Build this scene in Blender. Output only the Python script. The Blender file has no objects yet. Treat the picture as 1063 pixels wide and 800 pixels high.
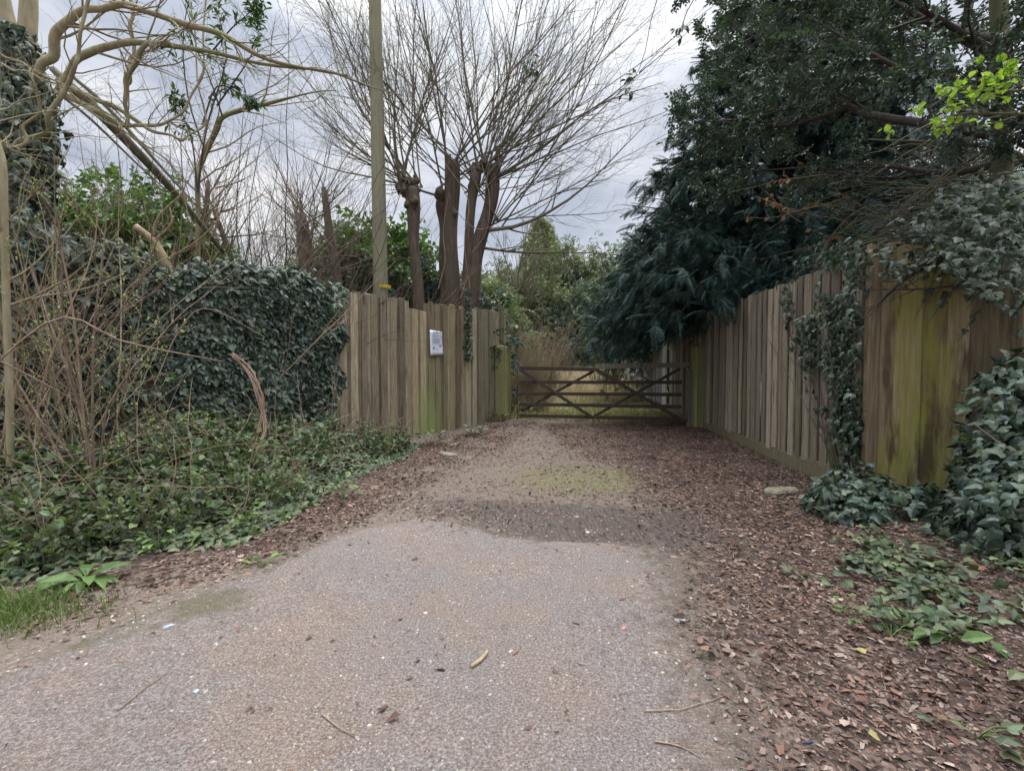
import bpy, math, random
import numpy as np
R = math.radians
rng = np.random.default_rng(7)
random.seed(7)
SC = bpy.context.scene
COL = SC.collection

# ------------------------------------------------------------------ camera
CAMH = 1.25; F = 500.0; PITCH = R(1.95)
cd = bpy.data.cameras.new('camera'); cam = bpy.data.objects.new('camera', cd); COL.objects.link(cam)
cam.location = (0, 0, CAMH); cam.rotation_euler = (R(90) - PITCH, 0, 0)
cd.sensor_width = 36; cd.lens = 36 * F / 1063; cd.clip_start = 0.05; cd.clip_end = 2000
SC.camera = cam

# ------------------------------------------------------------------ world, sun, exposure
SC.view_settings.view_transform = 'Standard'; SC.view_settings.look = 'None'
SC.view_settings.exposure = 0.70; SC.view_settings.gamma = 1.0; SC.view_settings.use_curve_mapping = False
SUN_EL, SUN_AZ = R(48), R(25)        # azimuth clockwise from +Y
W = bpy.data.worlds.new('World'); SC.world = W; W.use_nodes = True
nt = W.node_tree; nt.nodes.clear(); L = nt.links.new
out = nt.nodes.new('ShaderNodeOutputWorld'); bg = nt.nodes.new('ShaderNodeBackground')
sky = nt.nodes.new('ShaderNodeTexSky'); sky.sky_type = 'NISHITA'; sky.sun_disc = False
sky.sun_elevation = SUN_EL; sky.sun_rotation = SUN_AZ
tc = nt.nodes.new('ShaderNodeTexCoord')
mp = nt.nodes.new('ShaderNodeMapping'); mp.inputs['Scale'].default_value = (1.3, 1.3, 3.2); mp.inputs['Location'].default_value = (0.4, 0.2, 0.3)
nz = nt.nodes.new('ShaderNodeTexNoise'); nz.inputs['Scale'].default_value = 2.4; nz.inputs['Detail'].default_value = 6; nz.inputs['Roughness'].default_value = 0.55
cr = nt.nodes.new('ShaderNodeValToRGB')
cr.color_ramp.elements[0].position = 0.36; cr.color_ramp.elements[0].color = (4.8, 5.3, 6.5, 1)
cr.color_ramp.elements[1].position = 0.66; cr.color_ramp.elements[1].color = (10.2, 10.3, 10.6, 1)
e = cr.color_ramp.elements.new(0.5); e.color = (7.0, 7.4, 8.5, 1)
mx = nt.nodes.new('ShaderNodeMix'); mx.data_type = 'RGBA'; mx.inputs[0].default_value = 0.9
sx = nt.nodes.new('ShaderNodeSeparateXYZ'); ml = nt.nodes.new('ShaderNodeMath'); ml.operation = 'MULTIPLY_ADD'
ml.inputs[1].default_value = 9.5; ml.inputs[2].default_value = 0.86
mxz = nt.nodes.new('ShaderNodeMath'); mxz.operation = 'MAXIMUM'; mxz.inputs[1].default_value = 0
vm = nt.nodes.new('ShaderNodeVectorMath'); vm.operation = 'SCALE'
L(tc.outputs['Generated'], mp.inputs[0]); L(mp.outputs[0], nz.inputs['Vector']); L(nz.outputs['Fac'], cr.inputs[0])
L(sky.outputs[0], mx.inputs[6]); L(cr.outputs[0], mx.inputs[7])
L(tc.outputs['Generated'], sx.inputs[0]); pw = nt.nodes.new('ShaderNodeMath'); pw.operation = 'POWER'; pw.inputs[1].default_value = 6.0
L(sx.outputs[2], mxz.inputs[0]); L(mxz.outputs[0], pw.inputs[0]); L(pw.outputs[0], ml.inputs[0])
L(mx.outputs[2], vm.inputs[0]); L(ml.outputs[0], vm.inputs['Scale'])
tn = nt.nodes.new('ShaderNodeMix'); tn.data_type = 'RGBA'; tn.blend_type = 'MULTIPLY'; tn.inputs[7].default_value = (1.02, .99, .90, 1); tn.clamp_factor = True
L(mxz.outputs[0], tn.inputs[0]); L(vm.outputs[0], tn.inputs[6]); L(tn.outputs[2], bg.inputs[0]); bg.inputs[1].default_value = 0.075
L(bg.outputs[0], out.inputs[0])
sd = bpy.data.lights.new('sun', 'SUN'); so = bpy.data.objects.new('sun', sd); COL.objects.link(so)
sd.energy = 1.5; sd.angle = R(35); sd.color = (1, 0.97, 0.93)
so.rotation_euler = (R(90) - SUN_EL, 0, math.pi - SUN_AZ); so.location = (0, 0, 20)

# ------------------------------------------------------------------ pixel <-> place helpers
cp, sp = math.cos(PITCH), math.sin(PITCH)
def ray(px, py):
    r, u = (px - 531.5) / F, (400 - py) / F
    return np.array([r, cp + u * sp, -sp + u * cp])
def P(px, py, d):
    v = ray(px, py); return np.array([0, 0, CAMH]) + v * (d / v[1])
def G(px, py, z=0.0):
    v = ray(px, py); return np.array([0, 0, CAMH]) + v * ((z - CAMH) / v[2])
def proj(p):
    p = np.asarray(p, float) - [0, 0, CAMH]
    f = p[..., 1] * cp - p[..., 2] * sp; u = p[..., 1] * sp + p[..., 2] * cp
    f = np.where(f < 0.05, 0.05, f)
    return 531.5 + F * p[..., 0] / f, 400 - F * u / f
def inpoly(x, y, poly):
    poly = np.asarray(poly, float); c = np.zeros(np.shape(x), bool); n = len(poly)
    for i in range(n):
        x1, y1 = poly[i]; x2, y2 = poly[(i + 1) % n]
        c ^= ((y1 > y) != (y2 > y)) & (x < (x2 - x1) * (y - y1) / ((y2 - y1) + 1e-12) + x1)
    return c
def distpoly(x, y, poly):
    poly = np.asarray(poly, float); d = np.full(np.shape(x), 1e9)
    for i in range(len(poly)):
        a, b = poly[i], poly[(i + 1) % len(poly)]; ab = b - a
        t = np.clip(((x - a[0]) * ab[0] + (y - a[1]) * ab[1]) / (ab @ ab + 1e-12), 0, 1)
        d = np.minimum(d, np.hypot(x - a[0] - t * ab[0], y - a[1] - t * ab[1]))
    return d
_nr = np.random.default_rng(3)
_K = _nr.normal(size=(28, 3)); _K /= np.linalg.norm(_K, axis=1)[:, None]; _PH = _nr.uniform(0, 6.28, 28); _FR = np.linspace(0.6, 2.6, 28)
def noise(p, s=1.0):
    p = np.asarray(p, float) * s * 2.2
    return np.sin((p @ _K.T) * _FR + _PH).mean(-1) * 2.6
def sstep(a, b, x):
    t = np.clip((x - a) / (b - a), 0, 1); return t * t * (3 - 2 * t)
def norm(v):
    return v / (np.linalg.norm(v, axis=-1, keepdims=True) + 1e-9)

# ------------------------------------------------------------------ mesh builder
class MB:
    def __init__(s): s.v = []; s.lp = []; s.ct = []; s.n = 0; s.mi = []; s.sm = []
    def add(s, V, faces, mi=0, smooth=False):
        V = np.asarray(V, float).reshape(-1, 3)
        lp = np.concatenate([np.asarray(f) for f in faces]) + s.n
        s.v.append(V); s.lp.append(lp); c = np.array([len(f) for f in faces]); s.ct.append(c)
        s.mi.append(np.full(len(c), mi)); s.sm.append(np.full(len(c), smooth)); s.n += len(V)
    def inst(s, V, faces, M, pos, mi=0, smooth=False):     # M (N,3,3) columns = local axes
        V = np.asarray(V, float); N = len(pos)
        if N == 0: return
        W_ = np.einsum('nij,kj->nki', M, V) + pos[:, None, :]
        base = np.concatenate([np.asarray(f) for f in faces]); c = np.array([len(f) for f in faces])
        lp = (base[None, :] + (np.arange(N) * len(V))[:, None]).ravel() + s.n
        s.v.append(W_.reshape(-1, 3)); s.lp.append(lp); s.ct.append(np.tile(c, N))
        s.mi.append(np.full(len(c) * N, mi)); s.sm.append(np.full(len(c) * N, smooth)); s.n += N * len(V)
    def tubes(s, Pt, Rd, sides=4, mi=0, cap=False):
        Pt = np.asarray(Pt, float); Rd = np.asarray(Rd, float)
        if Pt.ndim == 2: Pt = Pt[None]; Rd = Rd[None]
        N, k, _ = Pt.shape
        if N == 0: return
        T = norm(np.gradient(Pt, axis=1)); D = norm(Pt[:, -1] - Pt[:, 0])
        ref = np.where(np.abs(D[:, 2:3]) > 0.8, np.array([[1., 0, 0]]), np.array([[0, 0, 1.]]))[:, None, :]
        A = norm(np.cross(T, np.broadcast_to(ref, T.shape))); B = np.cross(T, A)
        a = np.linspace(0, 2 * np.pi, sides, endpoint=False)
        V = Pt[:, :, None, :] + Rd[:, :, None, None] * (A[:, :, None, :] * np.cos(a)[None, None, :, None] + B[:, :, None, :] * np.sin(a)[None, None, :, None])
        i = np.arange(k - 1)[:, None] * sides; j = np.arange(sides)[None, :]; j2 = (j + 1) % sides
        f = np.stack([i + j, i + j2, i + sides + j2, i + sides + j], -1).reshape(-1)
        nf = (k - 1) * sides
        lp = (f[None] + (np.arange(N) * k * sides)[:, None]).ravel() + s.n
        s.v.append(V.reshape(-1, 3)); s.lp.append(lp); s.ct.append(np.full(nf * N, 4))
        s.mi.append(np.full(nf * N, mi)); s.sm.append(np.full(nf * N, True))
        if cap:
            for q in range(N):
                b0 = s.n + q * k * sides
                s.lp.append(b0 + np.arange(sides)[::-1]); s.ct.append(np.array([sides])); s.mi.append(np.array([mi])); s.sm.append(np.array([False]))
                s.lp.append(b0 + (k - 1) * sides + np.arange(sides)); s.ct.append(np.array([sides])); s.mi.append(np.array([mi])); s.sm.append(np.array([False]))
        s.n += N * k * sides
    def box(s, c, X, Y, Z, mi=0, bevel=0.0):
        """oriented box, half-axis vectors X,Y,Z; optional chamfer on the 4 long (Z) edges and ends"""
        c, X, Y, Z = [np.asarray(q, float) for q in (c, X, Y, Z)]
        if bevel <= 0:
            V = [c + a * X + b * Y + g * Z for g in (-1, 1) for b in (-1, 1) for a in (-1, 1)]
            s.add(V, [(0, 2, 3, 1), (4, 5, 7, 6), (0, 1, 5, 4), (2, 6, 7, 3), (0, 4, 6, 2), (1, 3, 7, 5)], mi); return
        lx, ly, lz = [np.linalg.norm(q) for q in (X, Y, Z)]; bx, by, bz = 1 - bevel / lx, 1 - bevel / ly, 1 - bevel / lz
        prof = [(-bx, -1), (bx, -1), (1, -by), (1, by), (bx, 1), (-bx, 1), (-1, by), (-1, -by)]
        V = []
        for g, k in ((-1, .0), (-bz, 1), (bz, 1), (1, .0)):
            for a, b in prof:
                if k == 0: a, b = np.clip(a, -bx, bx), np.clip(b, -by, by)
                V.append(c + a * X + b * Y + g * Z)
        Fc = [tuple(range(7, -1, -1)), tuple(range(24, 32))]
        for r in range(3):
            for q in range(8): Fc.append((r * 8 + q, r * 8 + (q + 1) % 8, r * 8 + 8 + (q + 1) % 8, r * 8 + 8 + q))
        s.add(V, Fc, mi)
    def build(s, name, mats, parent=None, origin=None, **kw):
        me = bpy.data.meshes.new(name)
        V = np.concatenate(s.v); lp = np.concatenate(s.lp); ct = np.concatenate(s.ct)
        o3 = np.zeros(3) if origin is None else np.asarray(origin, float)
        V = V - o3
        me.vertices.add(len(V)); me.vertices.foreach_set('co', V.ravel().astype('f'))
        me.loops.add(len(lp)); me.loops.foreach_set('vertex_index', lp.astype('i'))
        me.polygons.add(len(ct)); st = np.concatenate([[0], np.cumsum(ct)[:-1]])
        me.polygons.foreach_set('loop_start', st.astype('i')); me.polygons.foreach_set('loop_total', ct.astype('i'))
        me.polygons.foreach_set('material_index', np.concatenate(s.mi).astype('i'))
        me.polygons.foreach_set('use_smooth', np.concatenate(s.sm))
        me.update(calc_edges=True); me.validate()
        for m in (mats if isinstance(mats, (list, tuple)) else [mats]): me.materials.append(m)
        o = bpy.data.objects.new(name, me); COL.objects.link(o)
        if parent is not None:
            o.parent = parent; o.location = o3 - np.array(parent.location)
        else: o.location = o3
        tag(o, **kw); return o
def tag(o, label=None, cat=None, group=None, kind=None):
    if label: o['label'] = label
    if cat: o['category'] = cat
    if group: o['group'] = group
    if kind: o['kind'] = kind
def thing(name, label, cat, loc, group=None):
    o = bpy.data.objects.new(name, None); COL.objects.link(o); o.location = [float(q) for q in loc]; o.empty_display_size = .1
    tag(o, label, cat, group); return o

# ------------------------------------------------------------------ materials
def mat(name):
    m = bpy.data.materials.new(name); m.use_nodes = True; t = m.node_tree; t.nodes.clear()
    o = t.nodes.new('ShaderNodeOutputMaterial'); b = t.nodes.new('ShaderNodeBsdfPrincipled'); t.links.new(b.outputs[0], o.inputs[0])
    return m, t, b, o
def nd(t, ty, **kw):
    n = t.nodes.new(ty)
    for k, v in kw.items():
        if k in n.inputs: n.inputs[k].default_value = v
        else: setattr(n, k, v)
    return n
def ramp(t, fac, stops, interp='LINEAR'):
    n = t.nodes.new('ShaderNodeValToRGB'); cr = n.color_ramp; cr.interpolation = interp
    while len(cr.elements) < len(stops): cr.elements.new(0.5)
    for el, (p, c) in zip(cr.elements, stops):
        el.position = p; el.color = (c[0], c[1], c[2], 1) if hasattr(c, '__len__') else (c, c, c, 1)
    t.links.new(fac, n.inputs[0]); return n.outputs[0]
def mixc(t, fac, a, b, mode='MIX'):
    n = t.nodes.new('ShaderNodeMix'); n.data_type = 'RGBA'; n.blend_type = mode
    for s, q in ((0, fac), (6, a), (7, b)):
        if isinstance(q, (int, float)): n.inputs[s].default_value = q
        elif isinstance(q, tuple): n.inputs[s].default_value = (*q, 1)[:4]
        else: t.links.new(q, n.inputs[s])
    return n.outputs[2]
def math_(t, op, a, b=None, clamp=False):
    n = t.nodes.new('ShaderNodeMath'); n.operation = op; n.use_clamp = clamp
    for i, q in enumerate((a, b)):
        if q is None: continue
        if isinstance(q, (int, float)): n.inputs[i].default_value = q
        else: t.links.new(q, n.inputs[i])
    return n.outputs[0]
def noiset(t, vec, scale, detail=4, rough=.55, dist=0, out='Fac'):
    n = nd(t, 'ShaderNodeTexNoise'); n.inputs['Scale'].default_value = scale; n.inputs['Detail'].default_value = detail
    n.inputs['Roughness'].default_value = rough; n.inputs['Distortion'].default_value = dist
    if vec is not None: t.links.new(vec, n.inputs['Vector'])
    return n.outputs[out]
def objvec(t, scale=(1, 1, 1)):
    tc = t.nodes.new('ShaderNodeTexCoord'); m = t.nodes.new('ShaderNodeMapping'); m.inputs['Scale'].default_value = scale
    t.links.new(tc.outputs['Object'], m.inputs[0]); return m.outputs[0]
def bump(t, b, h, strength=.5, dist=.01):
    n = nd(t, 'ShaderNodeBump'); n.inputs['Strength'].default_value = strength; n.inputs['Distance'].default_value = dist
    t.links.new(h, n.inputs['Height']); t.links.new(n.outputs[0], b.inputs['Normal']); return n

def leafmat(name, cols, rough=.45, transl=.25, spec=.4, tint=None):
    m, t, b, o = mat(name)
    g = t.nodes.new('ShaderNodeNewGeometry'); k = len(cols)
    c = ramp(t, g.outputs['Random Per Island'], [(i / (k - 1) if k > 1 else 0, q) for i, q in enumerate(cols)])
    v = noiset(t, objvec(t), 1.6, 3)
    vv = ramp(t, v, [(.3, (.68,) * 3), (.7, (1.3,) * 3)])
    c = mixc(t, 1.0, c, vv, 'MULTIPLY')
    t.links.new(c, b.inputs['Base Color']); b.inputs['Roughness'].default_value = rough; b.inputs['Specular IOR Level'].default_value = spec
    tr = t.nodes.new('ShaderNodeBsdfTranslucent'); c2 = mixc(t, 1.0, c, (1.3, 1.5, .7), 'MULTIPLY'); t.links.new(c2, tr.inputs[0])
    ms = t.nodes.new('ShaderNodeMixShader'); ms.inputs[0].default_value = transl
    t.links.new(b.outputs[0], ms.inputs[1]); t.links.new(tr.outputs[0], ms.inputs[2]); t.links.new(ms.outputs[0], o.inputs[0])
    return m
def barkmat(name, a, b_, c=None, scale=(14, 14, 2.5), moss=None, mossamt=.45, rough=.9, bs=.6):
    m, t, b, o = mat(name); v = objvec(t, scale)
    n1 = noiset(t, v, 1.6, 6, .65); col = ramp(t, n1, [(.3, a), (.7, b_)])
    g = t.nodes.new('ShaderNodeNewGeometry')
    col = mixc(t, 1.0, col, ramp(t, g.outputs['Random Per Island'], [(0, .75), (1, 1.2)]), 'MULTIPLY')
    if moss:
        n2 = noiset(t, objvec(t), 1.7, 5, .6); col = mixc(t, ramp(t, n2, [(mossamt, 0.), (mossamt + .15, .8)]), col, moss)
    t.links.new(col, b.inputs['Base Color']); b.inputs['Roughness'].default_value = rough; b.inputs['Specular IOR Level'].default_value = .2
    bump(t, b, n1, bs, .02); return m
def woodmat(name, a, b_, algae=(.16, .17, .045), amt=.5, dark=(.05, .04, .035), darkamt=.62, zgreen=.0, yellow=False, cx=None):
    m, t, b, o = mat(name)
    g = t.nodes.new('ShaderNodeNewGeometry'); rnd = g.outputs['Random Per Island']
    v = objvec(t, (1, 1, .06)); cmb = nd(t, 'ShaderNodeVectorMath', operation='ADD'); t.links.new(v, cmb.inputs[0])
    cx_ = t.nodes.new('ShaderNodeCombineXYZ'); t.links.new(math_(t, 'MULTIPLY', rnd, 37.), cx_.inputs[2]); t.links.new(cx_.outputs[0], cmb.inputs[1])
    grain = noiset(t, cmb.outputs[0], 42, 5, .65, .6); col = ramp(t, grain, [(.28, a), (.72, b_)])
    col = mixc(t, 1.0, col, ramp(t, rnd, [(0, .5), (.5, .95), (1, 1.35)]), 'MULTIPLY')
    big = noiset(t, objvec(t, (1, 1, .35)), 1.9, 5, .6)
    sc = noiset(t, objvec(t, (3, 3, .5)), 3.1, 4, .6)
    tc = t.nodes.new('ShaderNodeTexCoord'); sx = t.nodes.new('ShaderNodeSeparateXYZ'); t.links.new(tc.outputs['Object'], sx.inputs[0])
    zf = math_(t, 'MULTIPLY', math_(t, 'SUBTRACT', 1.4, sx.outputs[2]), zgreen)
    af = math_(t, 'ADD', math_(t, 'ADD', math_(t, 'MULTIPLY', big, .65), math_(t, 'MULTIPLY', sc, .35)), zf)
    if cx is not None:   # a patch of algae round one spot of the fence
        dx = math_(t, 'ABSOLUTE', math_(t, 'SUBTRACT', sx.outputs[0], cx[0])); af = math_(t, 'ADD', af, math_(t, 'MULTIPLY', math_(t, 'SUBTRACT', 1.0, math_(t, 'DIVIDE', dx, cx[1])), cx[2]))
    col = mixc(t, ramp(t, af, [(amt, 0.), (amt + .17, .85)]), col, mixc(t, grain, algae, tuple(q * 1.5 for q in algae)))
    dn = noiset(t, objvec(t, (4, 4, .55)), 1.4, 5, .65)
    col = mixc(t, ramp(t, dn, [(darkamt, 0.), (darkamt + .1, .8)]), col, dark)
    t.links.new(col, b.inputs['Base Color']); b.inputs['Roughness'].default_value = .88; b.inputs['Specular IOR Level'].default_value = .2
    bump(t, b, grain, .5, .008); return m
def plain(name, c, rough=.7, spec=.3, metal=0, var=.15, sc=8):
    m, t, b, o = mat(name); n = noiset(t, objvec(t), sc, 4)
    col = mixc(t, 1., c, ramp(t, n, [(.3, 1 - var), (.7, 1 + var)]), 'MULTIPLY'); t.links.new(col, b.inputs['Base Color'])
    b.inputs['Roughness'].default_value = rough; b.inputs['Specular IOR Level'].default_value = spec; b.inputs['Metallic'].default_value = metal
    return m

M_IVY = leafmat('ivy_leaf', [(.016, .030, .021), (.030, .054, .038), (.050, .082, .058), (.085, .12, .075), (.05, .07, .035)], rough=.42, transl=.12, spec=.55)
M_IVYG = leafmat('ground_ivy_leaf', [(.024, .036, .018), (.045, .070, .034), (.070, .105, .050), (.13, .17, .07), (.10, .085, .05)], rough=.42, transl=.15, spec=.45)
M_IVYPALE = leafmat('overhang_ivy_leaf', [(.018, .032, .018), (.032, .052, .03), (.05, .075, .042), (.085, .11, .075)], rough=.42, transl=.1, spec=.5)  # muted dark green tones for the ivy over the fence top
M_LAUREL = leafmat('laurel_leaf', [(.035, .075, .02), (.065, .13, .03), (.11, .19, .045), (.03, .06, .03)], rough=.35, transl=.3, spec=.5)
M_YOUNG = leafmat('young_leaf', [(.09, .15, .045), (.14, .21, .06), (.20, .28, .09)], rough=.5, transl=.3)
M_LIME = leafmat('lime_leaf', [(.19, .29, .035), (.26, .37, .05), (.32, .43, .09)], rough=.45, transl=.45)
M_HOLLY = leafmat('holly_leaf', [(.028, .048, .038), (.048, .075, .06), (.07, .105, .08), (.095, .15, .07)], rough=.38, transl=.12, spec=.5)
M_FIR = leafmat('fir_needles', [(.018, .040, .038), (.030, .064, .058), (.045, .09, .078)], rough=.6, transl=.1, spec=.25)
M_YEW = leafmat('yew_needles', [(.035, .055, .022), (.055, .085, .03), (.085, .12, .045)], rough=.6, transl=.1, spec=.2)
M_BACKG = leafmat('background_leaf', [(.07, .10, .05), (.12, .15, .075), (.20, .22, .12), (.07, .10, .065), (.2, .18, .12)], rough=.5, transl=.25)  # lightened, muted leaves; distance haze is put into the colour
M_BACKB = leafmat('bluish_background_leaf', [(.04, .07, .05), (.07, .11, .08), (.14, .18, .14)], rough=.45, transl=.15)
M_GOLD = leafmat('golden_conifer', [(.10, .12, .06), (.16, .175, .085), (.23, .235, .12)], rough=.6, transl=.15)  # gold dulled, with distance haze put into the crown colour
M_DEADL = leafmat('dead_leaf', [(.16, .095, .06), (.26, .16, .105), (.34, .23, .16)], rough=.8, transl=.2, spec=.1)
M_LITTER = leafmat('leaf_litter', [(.04, .026, .021), (.085, .054, .043), (.14, .088, .07), (.25, .175, .145), (.18, .095, .066), (.065, .044, .037), (.12, .082, .068), (.36, .28, .235)], rough=.8, transl=.05, spec=.15)
M_GRASS = leafmat('grass_blade', [(.15, .17, .06), (.24, .24, .10), (.34, .31, .16), (.42, .36, .23)], rough=.7, transl=.2, spec=.15)
M_GREENG = leafmat('green_grass_blade', [(.08, .12, .035), (.12, .17, .055), (.20, .24, .10)], rough=.7, transl=.2, spec=.15)
M_STRAW = leafmat('straw_stem', [(.27, .21, .14), (.37, .30, .205), (.47, .39, .28)], rough=.8, transl=.1, spec=.1)
M_BUD = leafmat('bud', [(.24, .30, .08), (.34, .38, .14)], rough=.6, transl=.2)
M_BARK = barkmat('grey_bark', (.075, .062, .05), (.17, .15, .12), moss=(.12, .13, .06))
M_BARKD = barkmat('dark_twig_bark', (.045, .037, .034), (.10, .085, .075))
M_BARKR = barkmat('reddish_bark', (.045, .032, .026), (.165, .12, .095), moss=(.10, .09, .06))
M_PALE = barkmat('pale_smooth_bark', (.20, .165, .10), (.34, .30, .20), moss=(.17, .18, .08), mossamt=.5, bs=.25)
M_TWIG = barkmat('tan_twig', (.19, .13, .09), (.33, .25, .18), bs=.2)
M_PINK = barkmat('brown_brush_twig', (.12, .085, .062), (.26, .195, .145), bs=.2)
M_SHOOT = barkmat('olive_shoot_bark', (.095, .082, .062), (.19, .17, .125), bs=.2)
M_POLE = woodmat('pole_wood', (.17, .16, .11), (.27, .255, .17), amt=.62, darkamt=.7)
M_FENL = woodmat('weathered_fence_boards', (.135, .108, .074), (.45, .38, .27), amt=.60, algae=(.15, .17, .06), darkamt=.56)
M_FENLM = woodmat('mossy_fence_boards', (.15, .13, .09), (.42, .37, .26), amt=.53, algae=(.20, .21, .07), darkamt=.60)
M_FENLA = woodmat('algae_streaked_boards', (.14, .112, .07), (.42, .35, .225), amt=.53, algae=(.21, .25, .09), darkamt=.58, zgreen=.09, cx=(-.12, .2, .12))
M_FENR = woodmat('grey_fence_boards', (.12, .10, .075), (.35, .30, .23), amt=.57, algae=(.15, .15, .06), darkamt=.63, zgreen=.05)
M_FENRN = woodmat('green_stained_boards', (.12, .09, .058), (.29, .225, .14), amt=.485, algae=(.185, .18, .04), darkamt=.53, cx=(-.61, .4, .13), dark=(.055, .035, .028))
M_FENP = woodmat('pale_far_boards', (.26, .25, .23), (.42, .41, .39), amt=.75, darkamt=.75)
M_POST = woodmat('green_post_wood', (.15, .145, .065), (.26, .24, .13), amt=.445, algae=(.20, .21, .065), darkamt=.62)
M_GRAV = woodmat('gravel_board_wood', (.10, .09, .055), (.20, .18, .11), amt=.53, algae=(.12, .14, .05))
M_GATE = woodmat('gate_wood', (.034, .026, .020), (.085, .064, .05), amt=.74, algae=(.10, .10, .06), darkamt=.72)
M_GATET = woodmat('gate_wood_grey', (.12, .105, .085), (.21, .19, .155), amt=.7, algae=(.12, .12, .07), darkamt=.72)
M_IRON = plain('rusty_iron', (.11, .085, .07), .6, .4, .5)
M_PAPER = plain('notice_paper', (.78, .82, .93), .3, .5, var=.04, sc=30)
M_INK = plain('ink', (.10, .12, .19), .6); M_INKD = plain('dark_ink', (.03, .045, .07), .6)
M_YEL = plain('yellow_paint', (.55, .38, .03), .6)
M_STONE = plain('mossy_stone', (.21, .19, .14), .9, .2, var=.4, sc=20)
M_BRICK = plain('brick', (.1, .06, .05), .9)
M_WHITE = plain('white_litter', (.42, .41, .40), .7); M_BLUEL = plain('blue_litter', (.33, .38, .45), .4)
M_RED = plain('red_cap', (.42, .17, .13), .5); M_STICK = barkmat('stick_bark', (.25, .18, .11), (.42, .33, .22), bs=.4)
M_YLEAF = leafmat('yellow_leaf', [(.33, .29, .10), (.38, .34, .14)], transl=.2)

# ------------------------------------------------------------------ leaf templates (tip +Y, face +Z)
def T_ivy():
    o = [(0, .08), (.22, -.06), (.40, .02), (.52, .30), (.30, .40), (.24, .62), (0, 1.0)]
    pts = o + [(-x, y) for x, y in o[-2:0:-1]]
    V = [(x, y, -abs(x) * .22 - .12 * y * y) for x, y in pts] + [(0, .36, .04)]
    n = len(pts); return np.array(V), [(i, (i + 1) % n, n) for i in range(n)]
def T_leaf(w=.24, curl=.15, fold=.1):
    V = [(0, 0, 0), (w, .35, fold), (w * .8, .7, fold - curl * .5), (0, 1, -curl), (-w * .8, .7, fold - curl * .5), (-w, .35, fold), (0, .4, 0), (0, .72, -curl * .35)]
    return np.array(V), [(0, 1, 6), (1, 2, 7, 6), (2, 3, 7), (3, 4, 7), (4, 5, 6, 7), (5, 0, 6)]
def T_litter():
    o = [(0, 0), (.18, .12), (.34, .22), (.26, .42), (.36, .62), (.14, .8), (0, 1)]
    pts = o + [(-x * .9, y + .03) for x, y in o[-2:0:-1]]
    V = [(x, y, abs(x) * .3 + .9 * (y - .45) ** 2 * (1 if x > 0 else .4)) for x, y in pts] + [(0, .5, .0)]
    n = len(pts); return np.array(V), [(i, (i + 1) % n, n) for i in range(n)]
def T_bit(): return np.array([(0, 0, 0), (.3, .2, .06), (.2, 1, 0), (-.25, .7, .1)]), [(0, 1, 2, 3)]
def T_frond(n=9, droop=.35):
    V = []; Fc = []
    def zz(y): return -droop * y * y
    for i in range(n):
        y = .06 + .9 * i / n; l = .34 * (1 - (y - .25) ** 2 * 1.3)
        for s in (-1, 1):
            k = len(V); V += [(0, y, zz(y)), (s * l * .55, y + .05 + l * .15, zz(y) - .02), (s * l, y + l * .55, zz(y) - .08), (s * l * .45, y + .13 + l * .1, zz(y))]
            Fc.append((k, k + 1, k + 2, k + 3) if s > 0 else (k, k + 3, k + 2, k + 1))
    k = len(V); V += [(-.02, 0, 0), (.02, 0, 0), (0, 1.05, zz(1.05))]; Fc.append((k, k + 1, k + 2))
    V = np.array(V); return V, Fc
def T_sprig(n=5):       # a twig tip carrying several ovate leaves
    V = []; Fc = []
    for i in range(n):
        y = .12 + .75 * i / n; s = 1 if i % 2 else -1; a = .9 if i < n - 1 else .05
        dx, dy = s * math.sin(a), math.cos(a); nx, ny = -dy * .3, dx * .3; l = .42
        k = len(V); V += [(0, y, 0), (dx * l * .5 + nx * l, y + dy * l * .5 + ny * l, .05), (dx * l, y + dy * l, -.06), (dx * l * .5 - nx * l, y + dy * l * .5 - ny * l, .05)]
        Fc.append((k, k + 1, k + 2, k + 3))
    k = len(V); V += [(-.012, 0, 0), (.012, 0, 0), (0, .95, 0)]; Fc.append((k, k + 1, k + 2))
    return np.array(V), Fc
IVY, LEAF, LITT, BIT, FROND, SPRIG = T_ivy(), T_leaf(), T_litter(), T_bit(), T_frond(), T_sprig()
LONG = T_leaf(.15, .3, .05)
def frames(tip, nrm, size, width=None):
    y = norm(tip); z = norm(nrm - y * (nrm * y).sum(-1, keepdims=True)); x = np.cross(y, z)
    s = np.asarray(size)[:, None]; w = s if width is None else s * np.asarray(width)[:, None]
    return np.stack([x * w, y * s, z * s], -1)
def rv(n, s=1.0): return rng.normal(size=(n, 3)) * s

def grow(st, dr, ln, k=6, wander=.12, trop=(0, 0, 1), tw=.0):
    N = len(st); P_ = np.zeros((N, k, 3)); P_[:, 0] = st; d = norm(dr); step = (np.asarray(ln) / (k - 1))[:, None]; tr = np.asarray(trop, float)
    for i in range(1, k):
        d = norm(d + rv(N, wander) + tr * tw); P_[:, i] = P_[:, i - 1] + d * step
    return P_
def smooth(pts, n=10):
    pts = np.asarray(pts, float); k = len(pts)
    if k < 3:
        t = np.linspace(0, 1, n)[:, None]; return pts[0] * (1 - t) + pts[-1] * t
    p = np.vstack([2 * pts[0] - pts[1], pts, 2 * pts[-1] - pts[-2]]); o = []
    for u in np.linspace(0, k - 1 - 1e-6, n):
        i = int(u); t = u - i; a, b, c, d = p[i:i + 4]
        o.append(.5 * (2 * b + (c - a) * t + (2 * a - 5 * b + 4 * c - d) * t * t + (3 * b - a - 3 * c + d) * t ** 3))
    return np.array(o)
def limb(spec, n=12):    # spec rows (px, py, depth, radius in metres)
    s = smooth([[*P(a, b, d), r] for a, b, d, r in spec], n); return s[:, :3], np.maximum(s[:, 3], .0015)
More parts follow.
